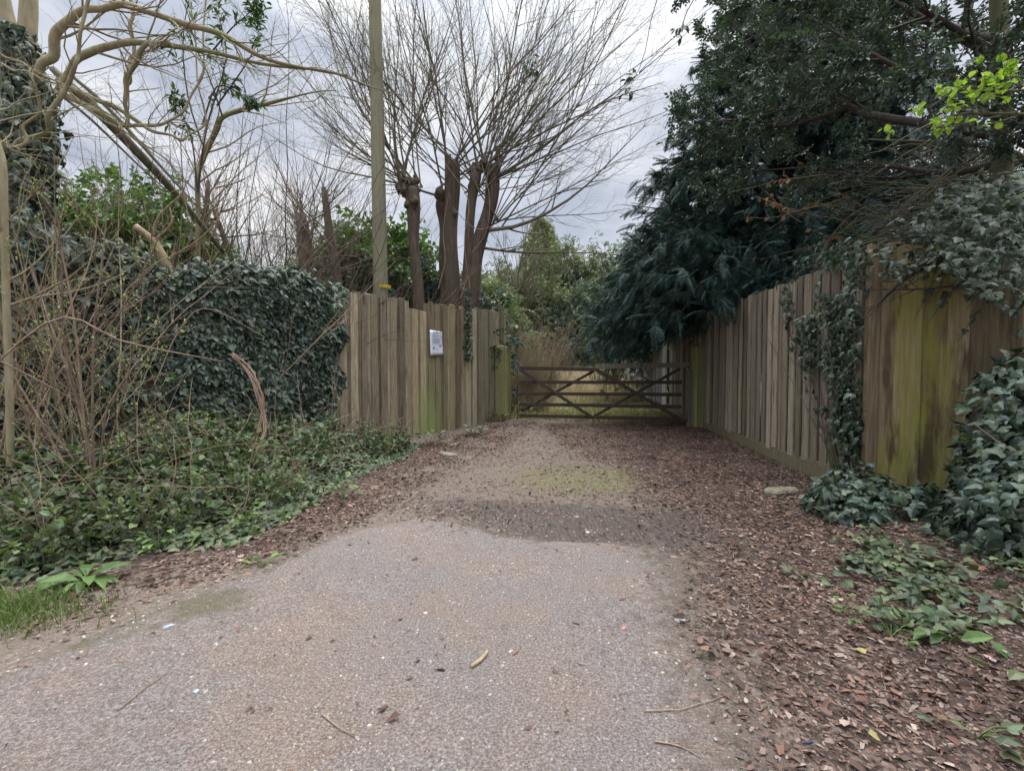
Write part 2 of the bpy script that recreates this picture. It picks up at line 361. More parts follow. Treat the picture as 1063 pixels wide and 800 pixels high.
def children(Pp, Rp, m, lr, ang=.8, k=6, lo=.15, hi=1., rr=.55, wander=.12, tw=.1, trop=(0, 0, 1), lmin=.1):
    """m child twigs per parent curve"""
    N, K, _ = Pp.shape; q = N * m; pi = np.repeat(np.arange(N), m); t = rng.uniform(lo, hi, q) * (K - 1); i = np.minimum(t.astype(int), K - 2); f = (t - i)[:, None]
    a = Pp[pi, i]; b = Pp[pi, i + 1]; st = a * (1 - f) + b * f; d = norm(b - a)
    side = norm(np.cross(d, rv(q))); an = rng.uniform(ang * .6, ang * 1.25, q)[:, None]; dr = d * np.cos(an) + side * np.sin(an)
    pl = np.linalg.norm(Pp[:, -1] - Pp[:, 0], axis=1)[pi]; ln = np.maximum(pl * lr * (1.15 - .7 * t / (K - 1)) * rng.uniform(.6, 1.2, q), lmin)
    C = grow(st, dr, ln, k, wander, trop, tw); r0 = (Rp[pi, i] * (1 - f[:, 0]) + Rp[pi, i + 1] * f[:, 0]) * rr
    Rc = np.maximum(r0[:, None] * np.linspace(1, .25, k)[None], .0012); return C, Rc
def taper(N, k, r0, r1=.002): return np.asarray(r0).reshape(-1, 1) * np.linspace(1, 0, k)[None] + np.linspace(0, 1, k)[None] * r1 if np.ndim(r0) else np.tile(np.linspace(r0, r1, k), (N, 1))
def thick_min(Rd, Pt, px=.35):      # keeps fine twigs from dropping out of the sampling
    return np.maximum(Rd, .0015)

# ================================================================== GROUND
C0 = [0, 0]
gA = lambda px, py: G(px, py)[:2]
road_poly = [gA(0, 694), gA(70, 662), gA(160, 628), gA(230, 604), gA(300, 578), gA(370, 550), gA(430, 537), gA(480, 541), gA(520, 552), gA(600, 557), gA(660, 564),
             gA(712, 578), gA(745, 605), gA(752, 640), gA(775, 680), gA(810, 740), gA(850, 800), np.array([1.15, .6]), np.array([1.2, -3]), np.array([-9, -3]), np.array([-9, 1.6])]
LF0, LF1 = G(347, 466)[:2], G(524, 437)[:2]          # left bare fence
IF1 = np.array([-4.9, 4.1])                           # ivy fence from IF1 to LF0
RF0, RF1 = G(900, 526)[:2], G(733, 447)[:2]          # right fence
rdir = (RF1 - RF0) / np.linalg.norm(RF1 - RF0)
RFend = RF0 + rdir * 9.2
RN1 = np.array([5.3, 3.05])                           # near right panel RF0 -> RN1
veg_poly = [gA(0, 612), gA(60, 596), gA(150, 575), gA(260, 565), gA(320, 525), gA(350, 500), gA(410, 480), gA(440, 464), LF0 + [.35, .3], LF0 + [-.1, .2], IF1 + [-.4, .2], IF1 + [-1, -2], gA(0, 612) + [-1.5, -.6]]
def gz(x, y):
    x = np.asarray(x, float); y = np.asarray(y, float); p = np.stack([x, y, 0 * x], -1)
    z = .012 * noise(p, .8)
    dl = np.where(inpoly(x, y, veg_poly), distpoly(x, y, veg_poly), 0)
    z = z + .22 * sstep(0, 1.4, dl)
    # slope at the foot of the right fence
    n = np.array([rdir[1], -rdir[0]]); s = (x - RF0[0]) * n[0] + (y - RF0[1]) * n[1]
    z = z + .06 * sstep(-1.1, .1, s) + np.where(y < 4.6, .10 * sstep(-1.2, .6, s), 0)
    # leaf mound by the left fence near the gate
    z = z + .09 * np.exp(-((x - .1) ** 2 / .9 + (y - 11.2) ** 2 / 2.5))
    z = z + .038 * np.maximum(y - 16, 0) * (y < 40) + .912 * (y >= 40)
    return z
def axis(lo, hi, f0, f1, st, far):
    a = list(np.arange(f0, f1, st)); s = st; v = f1
    while v < hi: a.append(v); s *= 1.25; v += s
    a.append(hi); s = st; v = f0 - st
    while v > lo: a.insert(0, v); s *= 1.25; v -= s
    a.insert(0, lo); return np.array(a)
xs = axis(-400, 400, -5.5, 6.5, .05, 1); ys = axis(-60, 600, .8, 14, .05, 1)
XX, YY = np.meshgrid(xs, ys); ZZ = gz(XX, YY)
def grid_faces(nx, ny, keep=None):
    i, j = np.meshgrid(np.arange(nx - 1), np.arange(ny - 1)); a = (j * nx + i)
    if keep is not None: a = a[keep]
    a = a.ravel(); return np.stack([a, a + 1, a + nx + 1, a + nx], -1)
def ground_material():
    m, t, b, o = mat('earth_track'); v = objvec(t)
    at = t.nodes.new('ShaderNodeAttribute'); at.attribute_name = 'cover'; sp_ = t.nodes.new('ShaderNodeSeparateColor'); t.links.new(at.outputs['Color'], sp_.inputs[0])
    n1 = noiset(t, v, 3, 6, .6); n2 = noiset(t, v, 34, 4, .7); n3 = noiset(t, v, 120, 3, .7)
    base = ramp(t, n2, [(.3, (.085, .068, .055)), (.5, (.155, .125, .102)), (.68, (.26, .215, .18))])
    base = mixc(t, ramp(t, n1, [(.35, 0.), (.65, .6)]), base, (.15, .115, .098))
    vo = nd(t, 'ShaderNodeTexVoronoi'); vo.inputs['Scale'].default_value = 60; t.links.new(v, vo.inputs['Vector'])
    chips = ramp(t, vo.outputs['Distance'], [(.0, 1.), (.12, 1.), (.2, 0.)]); cs = nd(t, 'ShaderNodeSeparateColor'); t.links.new(vo.outputs['Color'], cs.inputs[0])
    cf = math_(t, 'MULTIPLY', chips, ramp(t, cs.outputs[0], [(.72, 0.), (.76, .8)])); base = mixc(t, cf, base, (.42, .37, .32))
    nn = math_(t, 'SUBTRACT', n2, .5); n4 = math_(t, 'SUBTRACT', noiset(t, v, 9, 5, .7), .5)
    def msk(ch, lo=.35, hi=.65):
        return ramp(t, math_(t, 'ADD', sp_.outputs[ch], math_(t, 'ADD', math_(t, 'MULTIPLY', nn, 1.6), math_(t, 'MULTIPLY', n4, 3.2))), [(lo, 0.), (hi, 1.)])
    soil = ramp(t, n3, [(.3, (.035, .025, .021)), (.7, (.08, .057, .047))])
    for sc, st, lo in ((26, (1, .55, 1), .35), (44, (.5, 1, 1), .3), (75, (1, .6, 1), .4)):
        vv = objvec(t, st); wob = nd(t, 'ShaderNodeVectorMath', operation='ADD'); t.links.new(vv, wob.inputs[0]); wn = nd(t, 'ShaderNodeVectorMath', operation='SCALE'); wn.inputs['Scale'].default_value = .05; t.links.new(noiset(t, v, 20, 2, .5, 0, 'Color'), wn.inputs[0]); t.links.new(wn.outputs[0], wob.inputs[1])
        v2 = nd(t, 'ShaderNodeTexVoronoi'); v2.inputs['Scale'].default_value = sc; t.links.new(wob.outputs[0], v2.inputs['Vector']); c2 = nd(t, 'ShaderNodeSeparateColor'); t.links.new(v2.outputs['Color'], c2.inputs[0])
        bits = ramp(t, c2.outputs[1], [(0, (.036, .024, .02)), (.3, (.075, .05, .041)), (.6, (.13, .088, .072)), (.85, (.21, .15, .125)), (1, (.32, .25, .21))])
        soil = mixc(t, math_(t, 'MULTIPLY', ramp(t, v2.outputs['Distance'], [(.36, .9), (.5, 0.)]), ramp(t, c2.outputs[0], [(lo, 0.), (lo + .03, 1.)])), soil, bits)
    base = mixc(t, msk(0), base, soil)
    mud = ramp(t, n2, [(.3, (.062, .051, .045)), (.7, (.125, .103, .092))]); wv = nd(t, 'ShaderNodeTexWave'); wv.inputs['Scale'].default_value = 8; wv.inputs['Distortion'].default_value = 7; wv.inputs['Detail'].default_value = 3; wv.inputs['Detail Scale'].default_value = 1.2; t.links.new(objvec(t, (1, .35, 1)), wv.inputs['Vector'])
    mud = mixc(t, ramp(t, wv.outputs['Fac'], [(.25, .4), (.6, 0.)]), mud, (.045, .037, .033)); base = mixc(t, math_(t, 'MULTIPLY', msk(1), .85), base, mud)
    moss = ramp(t, n3, [(.3, (.09, .10, .03)), (.7, (.20, .20, .06))]); base = mixc(t, math_(t, 'MULTIPLY', msk(2, .45, .85), .5), base, moss)
    t.links.new(base, b.inputs['Base Color']); b.inputs['Roughness'].default_value = .93; b.inputs['Specular IOR Level'].default_value = .15
    h = math_(t, 'ADD', math_(t, 'ADD', math_(t, 'MULTIPLY', n2, .6), math_(t, 'MULTIPLY', n3, .4)), math_(t, 'MULTIPLY', math_(t, 'MULTIPLY', wv.outputs['Fac'], sp_.outputs[1]), .5)); bump(t, b, h, .8, .025); return m
def road_material():
    m, t, b, o = mat('worn_tarmac'); v = objvec(t)
    n1 = noiset(t, v, 1.6, 5, .6); n2 = noiset(t, v, 95, 4, .75); n3 = noiset(t, v, 14, 5, .7)
    base = ramp(t, n2, [(.3, (.085, .072, .067)), (.5, (.215, .188, .176)), (.68, (.40, .36, .34))])
    base = mixc(t, ramp(t, n1, [(.42, 0.), (.62, .65)]), base, mixc(t, 1., base, (1.22, 1.02, .88), 'MULTIPLY'))
    base = mixc(t, ramp(t, n3, [(.52, 0.), (.7, .6)]), base, mixc(t, 1., base, (.72, .66, .62), 'MULTIPLY'))
    for sc, lo, colr in ((130, .5, (.10, .085, .075)), (150, .6, (.42, .36, .29)), (110, .62, (.50, .45, .38)), (55, .82, (.52, .46, .38)), (75, .86, (.04, .035, .035)), (60, .86, (.30, .17, .10)), (36, .965, (.58, .56, .52))):
        vo = nd(t, 'ShaderNodeTexVoronoi'); vo.inputs['Scale'].default_value = sc; t.links.new(v, vo.inputs['Vector'])
        cs = nd(t, 'ShaderNodeSeparateColor'); t.links.new(vo.outputs['Color'], cs.inputs[0])
        cf = math_(t, 'MULTIPLY', ramp(t, vo.outputs['Distance'], [(.16, 1.), (.27, 0.)]), ramp(t, cs.outputs[0], [(lo, 0.), (lo + .02, .85)])); base = mixc(t, cf, base, colr)
    at = t.nodes.new('ShaderNodeAttribute'); at.attribute_name = 'cover'; sp_ = t.nodes.new('ShaderNodeSeparateColor'); t.links.new(at.outputs['Color'], sp_.inputs[0])
    ed = ramp(t, math_(t, 'ADD', sp_.outputs[0], math_(t, 'MULTIPLY', math_(t, 'SUBTRACT', n3, .5), 1.6)), [(.45, 0.), (.8, .85)])
    base = mixc(t, ed, base, ramp(t, n2, [(.3, (.09, .07, .058)), (.7, (.20, .16, .13))]))
    ms = ramp(t, math_(t, 'ADD', sp_.outputs[2], math_(t, 'MULTIPLY', math_(t, 'SUBTRACT', n3, .5), 1.4)), [(.5, 0.), (.9, .7)])
    base = mixc(t, ms, base, (.12, .11, .06))
    t.links.new(base, b.inputs['Base Color']); b.inputs['Roughness'].default_value = .9; b.inputs['Specular IOR Level'].default_value = .25
    h = math_(t, 'ADD', n2, math_(t, 'MULTIPLY', n3, .5)); bump(t, b, h, 1.0, .02); return m
def setcover(o, r, g, b_):
    me = o.data; a = me.color_attributes.new('cover', 'FLOAT_COLOR', 'POINT'); c = np.stack([r, g, b_, np.ones_like(r)], -1).astype('f'); a.data.foreach_set('color', c.ravel())
mb = MB(); V = np.stack([XX, YY, ZZ], -1).reshape(-1, 3); fc = grid_faces(len(xs), len(ys))
mb.v.append(V); mb.lp.append(fc.ravel()); mb.ct.append(np.full(len(fc), 4)); mb.mi.append(np.zeros(len(fc), int)); mb.sm.append(np.ones(len(fc), bool)); mb.n = len(V)
ground = mb.build('ground', ground_material(), kind='structure')
PX, PY = proj(V)
front = V[:, 1] > .5
def blob(cx, cy, rx, ry, soft=.5):
    c = G(cx, cy); 
    return 1 - sstep(1 - soft, 1 + soft, np.sqrt(((V[:, 0] - c[0]) / rx) ** 2 + ((V[:, 1] - c[1]) / ry) ** 2))
inveg = inpoly(V[:, 0], V[:, 1], veg_poly); dveg = distpoly(V[:, 0], V[:, 1], veg_poly)
nrm_ = np.array([rdir[1], -rdir[0]]); sR = (V[:, 0] - RF0[0]) * nrm_[0] + (V[:, 1] - RF0[1]) * nrm_[1]
soil = np.maximum(np.where(inveg, 1, 1 - sstep(0, .7, dveg)) * .9, sstep(-2.7, -1.3, sR))
soil = np.where(V[:, 1] > 12.5, .1, soil)
mud = np.clip(blob(580, 537, .75, .42, .8) + blob(640, 547, .7, .32, .8) + blob(480, 525, .6, .3) * .6 + blob(720, 560, .5, .7) * .5, 0, 1)
moss = np.clip(blob(600, 495, .85, .8) * .85 + np.where(V[:, 1] > 12, .35, 0), 0, 1)
setcover(ground, soil, mud, moss)
# road sheet
rx = np.arange(-7, 3.2, .05); ry = np.arange(-1.5, 5.4, .05); RX, RY = np.meshgrid(rx, ry)
rp = np.array(road_poly); nzj = noise(np.stack([RX, RY, 0 * RX], -1), 1.6) * .06 + noise(np.stack([RX, RY, 0 * RX], -1), 5) * .03
inr = inpoly(RX, RY, rp); dr = np.where(inr, distpoly(RX, RY, rp), -distpoly(RX, RY, rp)) + nzj
RZ = gz(RX, RY) - .03 + .052 * sstep(-.03, .16, dr)
keep = (dr[:-1, :-1] > -.06)
mb = MB(); Vr = np.stack([RX, RY, RZ], -1).reshape(-1, 3); fc = grid_faces(len(rx), len(ry), keep)
mb.v.append(Vr); mb.lp.append(fc.ravel()); mb.ct.append(np.full(len(fc), 4)); mb.mi.append(np.zeros(len(fc), int)); mb.sm.append(np.ones(len(fc), bool)); mb.n = len(Vr)
road = mb.build('road', road_material(), kind='structure')
d_ = dr.ravel(); dl = distpoly(Vr[:, 0], Vr[:, 1], [gA(0, 694), gA(70, 662), gA(160, 628), gA(230, 604), gA(300, 578), gA(230, 604.1), gA(70, 662.1)])
if len(road.data.vertices) == len(Vr):
    ex = np.exp(-((Vr[:, 0] - gA(215, 630)[0]) ** 2 / .12 + (Vr[:, 1] - gA(215, 630)[1]) ** 2 / .05)) + np.exp(-((Vr[:, 0] - gA(60, 670)[0]) ** 2 / .12 + (Vr[:, 1] - gA(60, 670)[1]) ** 2 / .04))
    dR = distpoly(Vr[:, 0], Vr[:, 1], rp[11:18]); setcover(road, np.maximum(1 - sstep(-.05, .3, d_), .95 * (1 - sstep(.05, .75, dR))), 0 * d_, np.clip(ex, 0, 1) + .0 * d_)
def gnd(x, y):      # height of what one sees: road where there is road
    z = gz(x, y); x = np.asarray(x); y = np.asarray(y); i = inpoly(x, y, rp); d = np.where(i, distpoly(x, y, rp), -distpoly(x, y, rp))
    return np.maximum(z, z - .03 + .052 * sstep(-.03, .16, d))

# ================================================================== FENCES
def boards(mb, p0, p1, pitch, top, z0=.15, w=None, th=.011, alt=.02, seed=1, jit=.02, side=1, tilt=.004):
    r = np.random.default_rng(seed); p0 = np.asarray(p0, float); p1 = np.asarray(p1, float); Ln = np.linalg.norm(p1 - p0); u = (p1 - p0) / Ln; n = np.array([u[1], -u[0]]) * side
    k = max(1, int(round(Ln / pitch))); pitch = Ln / k; w = (w or pitch * 1.34)
    for i in range(k):
        s = (i + .5) * pitch; wi = w * r.uniform(.86, 1.06); c = p0 + u * s; off = n * ((alt if i % 2 else 0) + r.uniform(0, .006)); h = top(s) + r.uniform(-jit, jit)
        b0 = gz(*(c)) + z0 * r.uniform(.75, 1.1); lean = r.normal(0, tilt); ztw = r.normal(0, .004)
        ks = 4; V = []
        for q in range(ks):
            f = q / (ks - 1); z = b0 + (h - b0) * f; ctr = c + off + u * lean * f * 2 + n * r.normal(0, .002)
            for a, bb in ((-1, -1), (1, -1), (1, 1), (-1, 1)):
                ww = wi / 2 * (1 + r.normal(0, .015)); pt = ctr + u * a * ww + n * (bb * th * (1.1 if a > 0 else .8) + a * ztw)
                zz = z + (a * r.uniform(-.012, .012) if q == ks - 1 else 0); V.append((pt[0], pt[1], zz))
        Fc = [(3, 2, 1, 0), tuple(range(4 * (ks - 1), 4 * ks))]
        for q in range(ks - 1):
            for e_ in range(4): Fc.append((q * 4 + e_, q * 4 + (e_ + 1) % 4, q * 4 + 4 + (e_ + 1) % 4, q * 4 + 4 + e_))
        mb.add(V, Fc)
def v3(p, z): return np.array([p[0], p[1], z])
def fence(name, label, p0, p1, top, material, pitch=.115, bay=2.4, side=1, alt=.022, seed=1, z0=.15, postm=None, jit=.02, gravel=True, posts=True, mats=None, group=None, cat='fence'):
    p0 = np.asarray(p0, float); p1 = np.asarray(p1, float); Ln = np.linalg.norm(p1 - p0); u = (p1 - p0) / Ln; n = np.array([u[1], -u[0]]) * side
    root = thing(name, label, cat, v3(p0, gz(*p0)), group)
    nb = max(1, round(Ln / bay))
    for b in range(nb):
        a = p0 + u * Ln * b / nb; c = p0 + u * Ln * (b + 1) / nb; s0 = Ln * b / nb
        mb = MB(); boards(mb, a, c, pitch, lambda s: top(s + s0), z0, side=side, alt=alt, seed=seed * 10 + b, jit=jit)
        mb.build('board_panel', mats[b] if mats else material, root, origin=v3((a + c) / 2, 0))
        mid = (a + c) / 2
        for zz in (.45, min(top(s0 + Ln / nb / 2) - .35, 1.8)):      # rails behind
            mb = MB(); mb.box(v3(mid - n * .05, zz + gz(*mid)), v3(u * Ln / nb / 2 * .998, 0), v3(n * .03, 0), (0, 0, .04), bevel=.004); mb.build('rail', material, root, origin=v3(mid, zz))
        if gravel:
            mb = MB(); zc = (gz(*a) + gz(*c)) / 2 + z0 * .45; mb.box(v3(mid + n * .028, zc), v3(u * Ln / nb / 2 * .997, (gz(*c) - gz(*a)) / 2), v3(n * .014, 0), (0, 0, z0 * .6), bevel=.003); mb.build('gravel_board', M_GRAV, root, origin=v3(mid, zc))
    if posts:
        for b in range(nb + 1):
            c = p0 + u * Ln * b / nb; h = top(min(Ln * b / nb, Ln - .01)) - .06; mb = MB(); mb.box(v3(c - n * .14, h / 2), v3(u * .05, 0), v3(n * .05, 0), (0, 0, h / 2), bevel=.006); mb.build('post', postm or material, root, origin=v3(c, 0))
    return root
def topL(s):
    t = 2.46 + .10 * sstep(0, 3, s) + .02 * math.sin(s * 2)
    if 1.62 < s < 2.02: t -= .17
    if 2.9 < s < 3.05: t -= .08
    return t
uL = (LF1 - LF0) / np.linalg.norm(LF1 - LF0)
fence('timber_fence', 'bare weathered ragged board fence carrying a white paper notice left of the gate', LF0, LF1, topL, M_FENL, seed=2, pitch=.105, bay=1.7, side=1, mats=[M_FENL, M_FENLA, M_FENLM], jit=.03, gravel=False, z0=.0)
fence('timber_fence', 'board fence at left almost wholly buried under dark ivy', IF1, LF0 - uL * .02, lambda s: 2.42, M_FENL, seed=5, pitch=.13, bay=1.8, gravel=False, z0=.04)
M_POSTX = M_POST
def topR(s): return 2.30 + .07 * sstep(0, 5.4, s)
fence('timber_fence', 'long tall grey board fence running along the right side of the track to the gate', RF0, RFend, topR, M_FENR, seed=9, pitch=.098, bay=1.85, side=-1, alt=.03, jit=.012)
LnN = np.linalg.norm(RN1 - RF0)
def topN(s): return 2.34 - .42 * sstep(0.1, 1.3, s) - .1 * max(0, s - 1.2)
fence('timber_fence', 'near right fence panel of wide boards stained yellow green with a sloping top', RF0 + [.0, -.04], RN1, topN, M_FENRN, seed=11, pitch=.155, bay=2.6, side=1, alt=.008, gravel=False, z0=.03, jit=.015)
# corner cover post of the right fence
mb = MB(); c = RF0 + np.array([-.03, -.05]); mb.box(v3(c, 1.15), (.05, 0, 0), (0, .03, 0), (0, 0, 1.2), bevel=.006); mb.build('fence_post', M_FENRN, origin=v3(c, 0), label='thick corner post where the two right fences meet, partly under ivy', cat='post')
# pale fence beyond the gate
a = RFend + rdir * .5; b = RFend + rdir * 16
fence('timber_fence', 'pale bleached board fence far behind the gate on the right', a, b, lambda s: 2.2 - .01 * s, M_FENP, seed=15, pitch=.14, bay=3.8, side=-1, gravel=False)

# ================================================================== GATE
gl0 = P(537, 433, 11.0); gr0 = P(713, 437, 10.15)
gp0, gp1 = np.array(gl0[:2]), np.array(gr0[:2]); ug = (gp1 - gp0); GL = np.linalg.norm(ug); ug /= GL; ng = np.array([ug[1], -ug[0]])
gate = thing('field_gate', 'closed five barred wooden field gate with crossed diagonal braces', 'gate', v3(gp0, 0))
def gz_(f): return .18 + .0 * f
gb, gt = .19, 1.27
def gpt(s, z, o=0): return v3(gp0 + ug * s + ng * o, z)
def bar(name, s0, z0, s1, z1, h, th, o=0, m=M_GATE, e=.003):
    A, B = gpt(s0, z0, o), gpt(s1, z1, o); d = (B - A); ln = np.linalg.norm(d); d /= ln; nn = v3(ng, 0); up = np.cross(nn, d); up *= np.sign(up[2])
    mb = MB(); mb.box((A + B) / 2, nn * th / 2, up * h / 2, d * ln / 2, bevel=e); return mb.build(name, m, gate, origin=(A + B) / 2)
bar('stile', .0, gb - .1, .0, gt + .13, .085, .07); bar('stile', GL - .05, gb - .12, GL - .05, gt + .05, .12, .08)
for zz in (gb, gb + .26, gb + .50, gb + .76): bar('rail', .045, zz, GL - .11, zz + (.02 if zz > .5 else 0), .075, .03)
bar('top_rail', .045, gt, GL * .475, gt - .03, .08, .05); bar('top_rail', GL * .475 + .002, gt + .035, GL + .14, gt + .07, .105, .06, m=M_GATET)
Q = GL * .47
bar('brace', .06, gt - .03, Q, gb - .02, .07, .022, .032); bar('brace', .1, gb + .1, Q, gt - .06, .06, .022, -.032)
bar('brace', Q + .03, gt - .02, GL - .1, gb - .02, .075, .022, .032); bar('brace', Q - .02, gb, GL - .14, gt - .01, .06, .022, -.032)
mb = MB(); mb.tubes([gpt(GL + .0, gt + .02, .05), gpt(GL + .05, gt + .1, .06), gpt(GL + .1, gt + .16, .05), gpt(GL + .13, gt + .08, .04)], [.012] * 4, 6, cap=True); mb.build('latch', M_IRON, gate, origin=gpt(GL, gt))
mb = MB(); mb.box(gpt(GL + .02, gb + .03, .05), v3(ug * .12, 0), v3(ng * .01, 0), (0, 0, .04), bevel=.003); mb.build('hinge', M_IRON, gate, origin=gpt(GL, gb))
mb = MB(); mb.box(gpt(GL + .12, gt + .02, .05), v3(ug * .1, 0), v3(ng * .01, 0), (0, 0, .03), bevel=.003); mb.build('hinge', M_IRON, gate, origin=gpt(GL, gt))

def gatepost(px0, px1, ytop, ybot, d, label, m=M_POST, lean=0, cap=True, depth=None, rot=0.):
    a, b_ = P(px0, ybot, d), P(px1, ybot, d); t = P((px0 + px1) / 2, ytop, d)[2]; w = (b_[0] - a[0]) / 2; c = (a + b_) / 2; hd = depth or w
    X = np.array([math.cos(rot), math.sin(rot), 0]); Y = np.array([-X[1], X[0], 0])
    mb = MB(); prof = [(-1, -1), (1, -1), (1, 1), (-1, 1)]; V = []
    for z, k, tw in ((-.1, 1, 0), (t * .5, .99, .0), (t - .07, .985, 0), (t - .012, .93, 0), (t, .7, 0)):
        for q, (sx_, sy_) in enumerate(prof):
            for e0, e1 in ((1, .82), (.82, 1)) if (q % 2 == 1) else ((.82, 1), (1, .82)):
                V.append(np.array([c[0], c[1], z]) + X * sx_ * w * k * e0 + Y * sy_ * hd * k * e1 + X * lean * z + np.array([0, 0, -.03 * (sx_ * .5 + .5) if z > t * .9 else 0]))
    Fc = [tuple(range(7, -1, -1)), tuple(range(32, 40))]
    for r in range(4):
        for q in range(8): Fc.append((r * 8 + q, r * 8 + (q + 1) % 8, r * 8 + 8 + (q + 1) % 8, r * 8 + 8 + q))
    mb.add(V, Fc); return mb.build('gate_post', m, origin=(c[0], c[1], 0), label=label, cat='post')
gatepost(515, 529, 358, 434, 11.2, 'square mossy green gate post left of the gate against the fence end', rot=-.4)
plain_post = woodmat('bright_green_post', (.16, .155, .08), (.27, .26, .13), amt=.42, algae=(.20, .22, .07), darkamt=.63)
gatepost(719, 733, 359, 444, 9.95, 'square mossy green gate post right of the gate against the long fence', plain_post, depth=.15)
gatepost(713.5, 719, 383, 442, 10.1, 'slim pale weathered post between the gate stile and the right gate post', M_GATET, depth=.06)

# ================================================================== NOTICE
def on_left(px, py, off=.05):
    v = ray(px, py); n = np.array([uL[1], -uL[0]]); o = np.array([0, 0, CAMH]); t = (n @ (LF0 + n * off - o[:2])) / (n @ v[:2]); return o + v * t
c = on_left(453, 356, .062); nL = v3([uL[1], -uL[0]], 0); uu = v3(uL, 0); hw, hh = .175, .235
nt_ = thing('paper_notice', 'white printed paper notice in a plastic sleeve pinned to the left fence', 'notice', c)
mb = MB(); k = 7; V = []; Fc = []
for j in range(k + 2):
    for i in range(k):
        a, b_ = i / (k - 1) * 2 - 1, j / (k + 1) * 2 - 1
        V.append(c + uu * hw * a + np.array([0, 0, hh * b_ - .012 * a * b_]) + nL * (.006 * math.sin(a * 3 + b_ * 2) + .010 * abs(b_) * (b_ < 0) * (1 + a)))
for j in range(k + 1):
    for i in range(k - 1): q = j * k + i; Fc.append((q, q + 1, q + k + 1, q + k))
mb.add(V, Fc, smooth=True); sh = mb.build('sheet', M_PAPER, nt_, origin=c)
so_ = sh.modifiers.new('thickness', 'SOLIDIFY'); so_.thickness = .002
def ink(name, items, m, off=.022):
    mb = MB()
    for x0, x1, y, h in items:
        mb.box(c + uu * hw * (x0 + x1) / 2 + np.array([0, 0, hh * y]) + nL * off, uu * hw * (x1 - x0) / 2, nL * .0015, (0, 0, hh * h))
    mb.build(name, m, nt_, origin=c)
ink('heading', [(-.62, .70, .86, .035)], M_INKD)
r = np.random.default_rng(4); it = []
for i, y in enumerate(np.linspace(.68, -.02, 8)):
    x = -.72
    while x < (.75 if i % 3 else .35):
        w_ = r.uniform(.1, .28); it.append((x, min(x + w_, .8), y, .011)); x += w_ + .06
ink('text_lines', it, M_INK)
ink('printed_mark', [(-.66, -.40, -.46, .06), (-.58, -.48, -.34, .05)], M_INK); ink('printed_mark', [(.30, .74, -.2, .03), (.38, .6, -.27, .02)], M_INK); ink('printed_mark', [(-.15, .2, -.5, .012), (-.1, .12, -.56, .012)], M_INK)
mb = MB(); mb.tubes([c + np.array([0, 0, hh * .98]) - nL * .01, c + np.array([0, 0, hh * .98]) + nL * .02], [.007, .006], 8, cap=True); mb.build('pin', M_IRON, nt_, origin=c)

# ================================================================== TELEGRAPH POLE
pb = P(398, 430, 9.6); pt_ = P(388, -60, 9.6); pole = thing('telegraph_pole', 'tall straight wooden telegraph pole behind the left fence', 'pole', (pb[0], pb[1], 0))
mb = MB(); t_ = np.linspace(0, 1, 12)[:, None]; pp = np.array([pb[0], pb[1], 0]) * (1 - t_) + pt_ * t_ ; mb.tubes(pp, np.linspace(.155, .115, 12), 16, cap=True); mb.build('shaft', M_POLE, pole, origin=(pb[0], pb[1], 0))
q = P(398, 298, 9.6); mb = MB(); mb.tubes([q - [0, 0, .03], q + [0, 0, .03]], [.150, .150], 16); mb.build('yellow_marker', M_YEL, pole, origin=q)

# ================================================================== VEGETATION TOOLS
def along(C, Rc, n, lo=.1, hi=1.):
    N, K, _ = C.shape; pi = np.repeat(np.arange(N), n); t = rng.uniform(lo, hi, N * n) * (K - 1); i = np.minimum(t.astype(int), K - 2); f = (t - i)[:, None]
    return C[pi, i] * (1 - f) + C[pi, i + 1] * f, norm(C[pi, i + 1] - C[pi, i]), Rc[pi, i]
def leaf_on(mb, C, Rc, n, tpl, size, var=.35, lo=.2, out=.7, droop=.1, keep=None, mi=0, upn=1.):
    p, d, _ = along(C, Rc, n, lo)
    if keep is not None:
        k = keep(p); p, d = p[k], d[k]
    if len(p) == 0: return
    tip = norm(d + rv(len(p), out) + [0, 0, -droop]); nr = rv(len(p), .45) + [0, 0, upn]
    mb.inst(*tpl, frames(tip, nr, size * rng.uniform(1 - var, 1 + var, len(p))), p, mi)
def inpx(poly, jit=6):
    def f(p):
        x, y = proj(p); return inpoly(x + rng.normal(0, jit, len(x)), y + rng.normal(0, jit, len(y)), poly)
    return f
def shell(c, rad, n, thick=.3, rough=.25, fr=1.2, seed=0., half=None):
    """points through the outer part of a lumpy ellipsoid, with outward normals"""
    d = norm(rv(n)); 
    if half is not None: d[:, 2] = np.where(d[:, 2] < half, -d[:, 2] * rng.uniform(0, 1, n), d[:, 2]); d = norm(d)
    rr = 1 + rough * noise(d * 1.0 + seed, fr) ; t = 1 - thick * rng.uniform(0, 1, n) ** 1.5
    p = np.asarray(c) + d * np.asarray(rad) * (rr * t)[:, None]; nr = norm(d / np.asarray(rad)); return p, nr
def clumps(c, rad, m, k, sig, thick=.5, rough=.25, seed=0., half=None):
    cc, nn = shell(c, rad, m, thick, rough, 1.2, seed, half); p = np.repeat(cc, k, 0) + rv(m * k) * np.asarray(sig); return p, np.repeat(nn, k, 0), cc
def foliage(mb, p, nr, tpl, size, var=.35, droop=.35, up=.5, jit=.5, mi=0):
    n = len(p); tip = norm(nr * .5 + rv(n, .6) - [0, 0, droop]); nn = nr * .6 + rv(n, jit) + [0, 0, up]
    mb.inst(*tpl, frames(tip, nn, size * rng.uniform(1 - var, 1 + var, n)), p, mi)
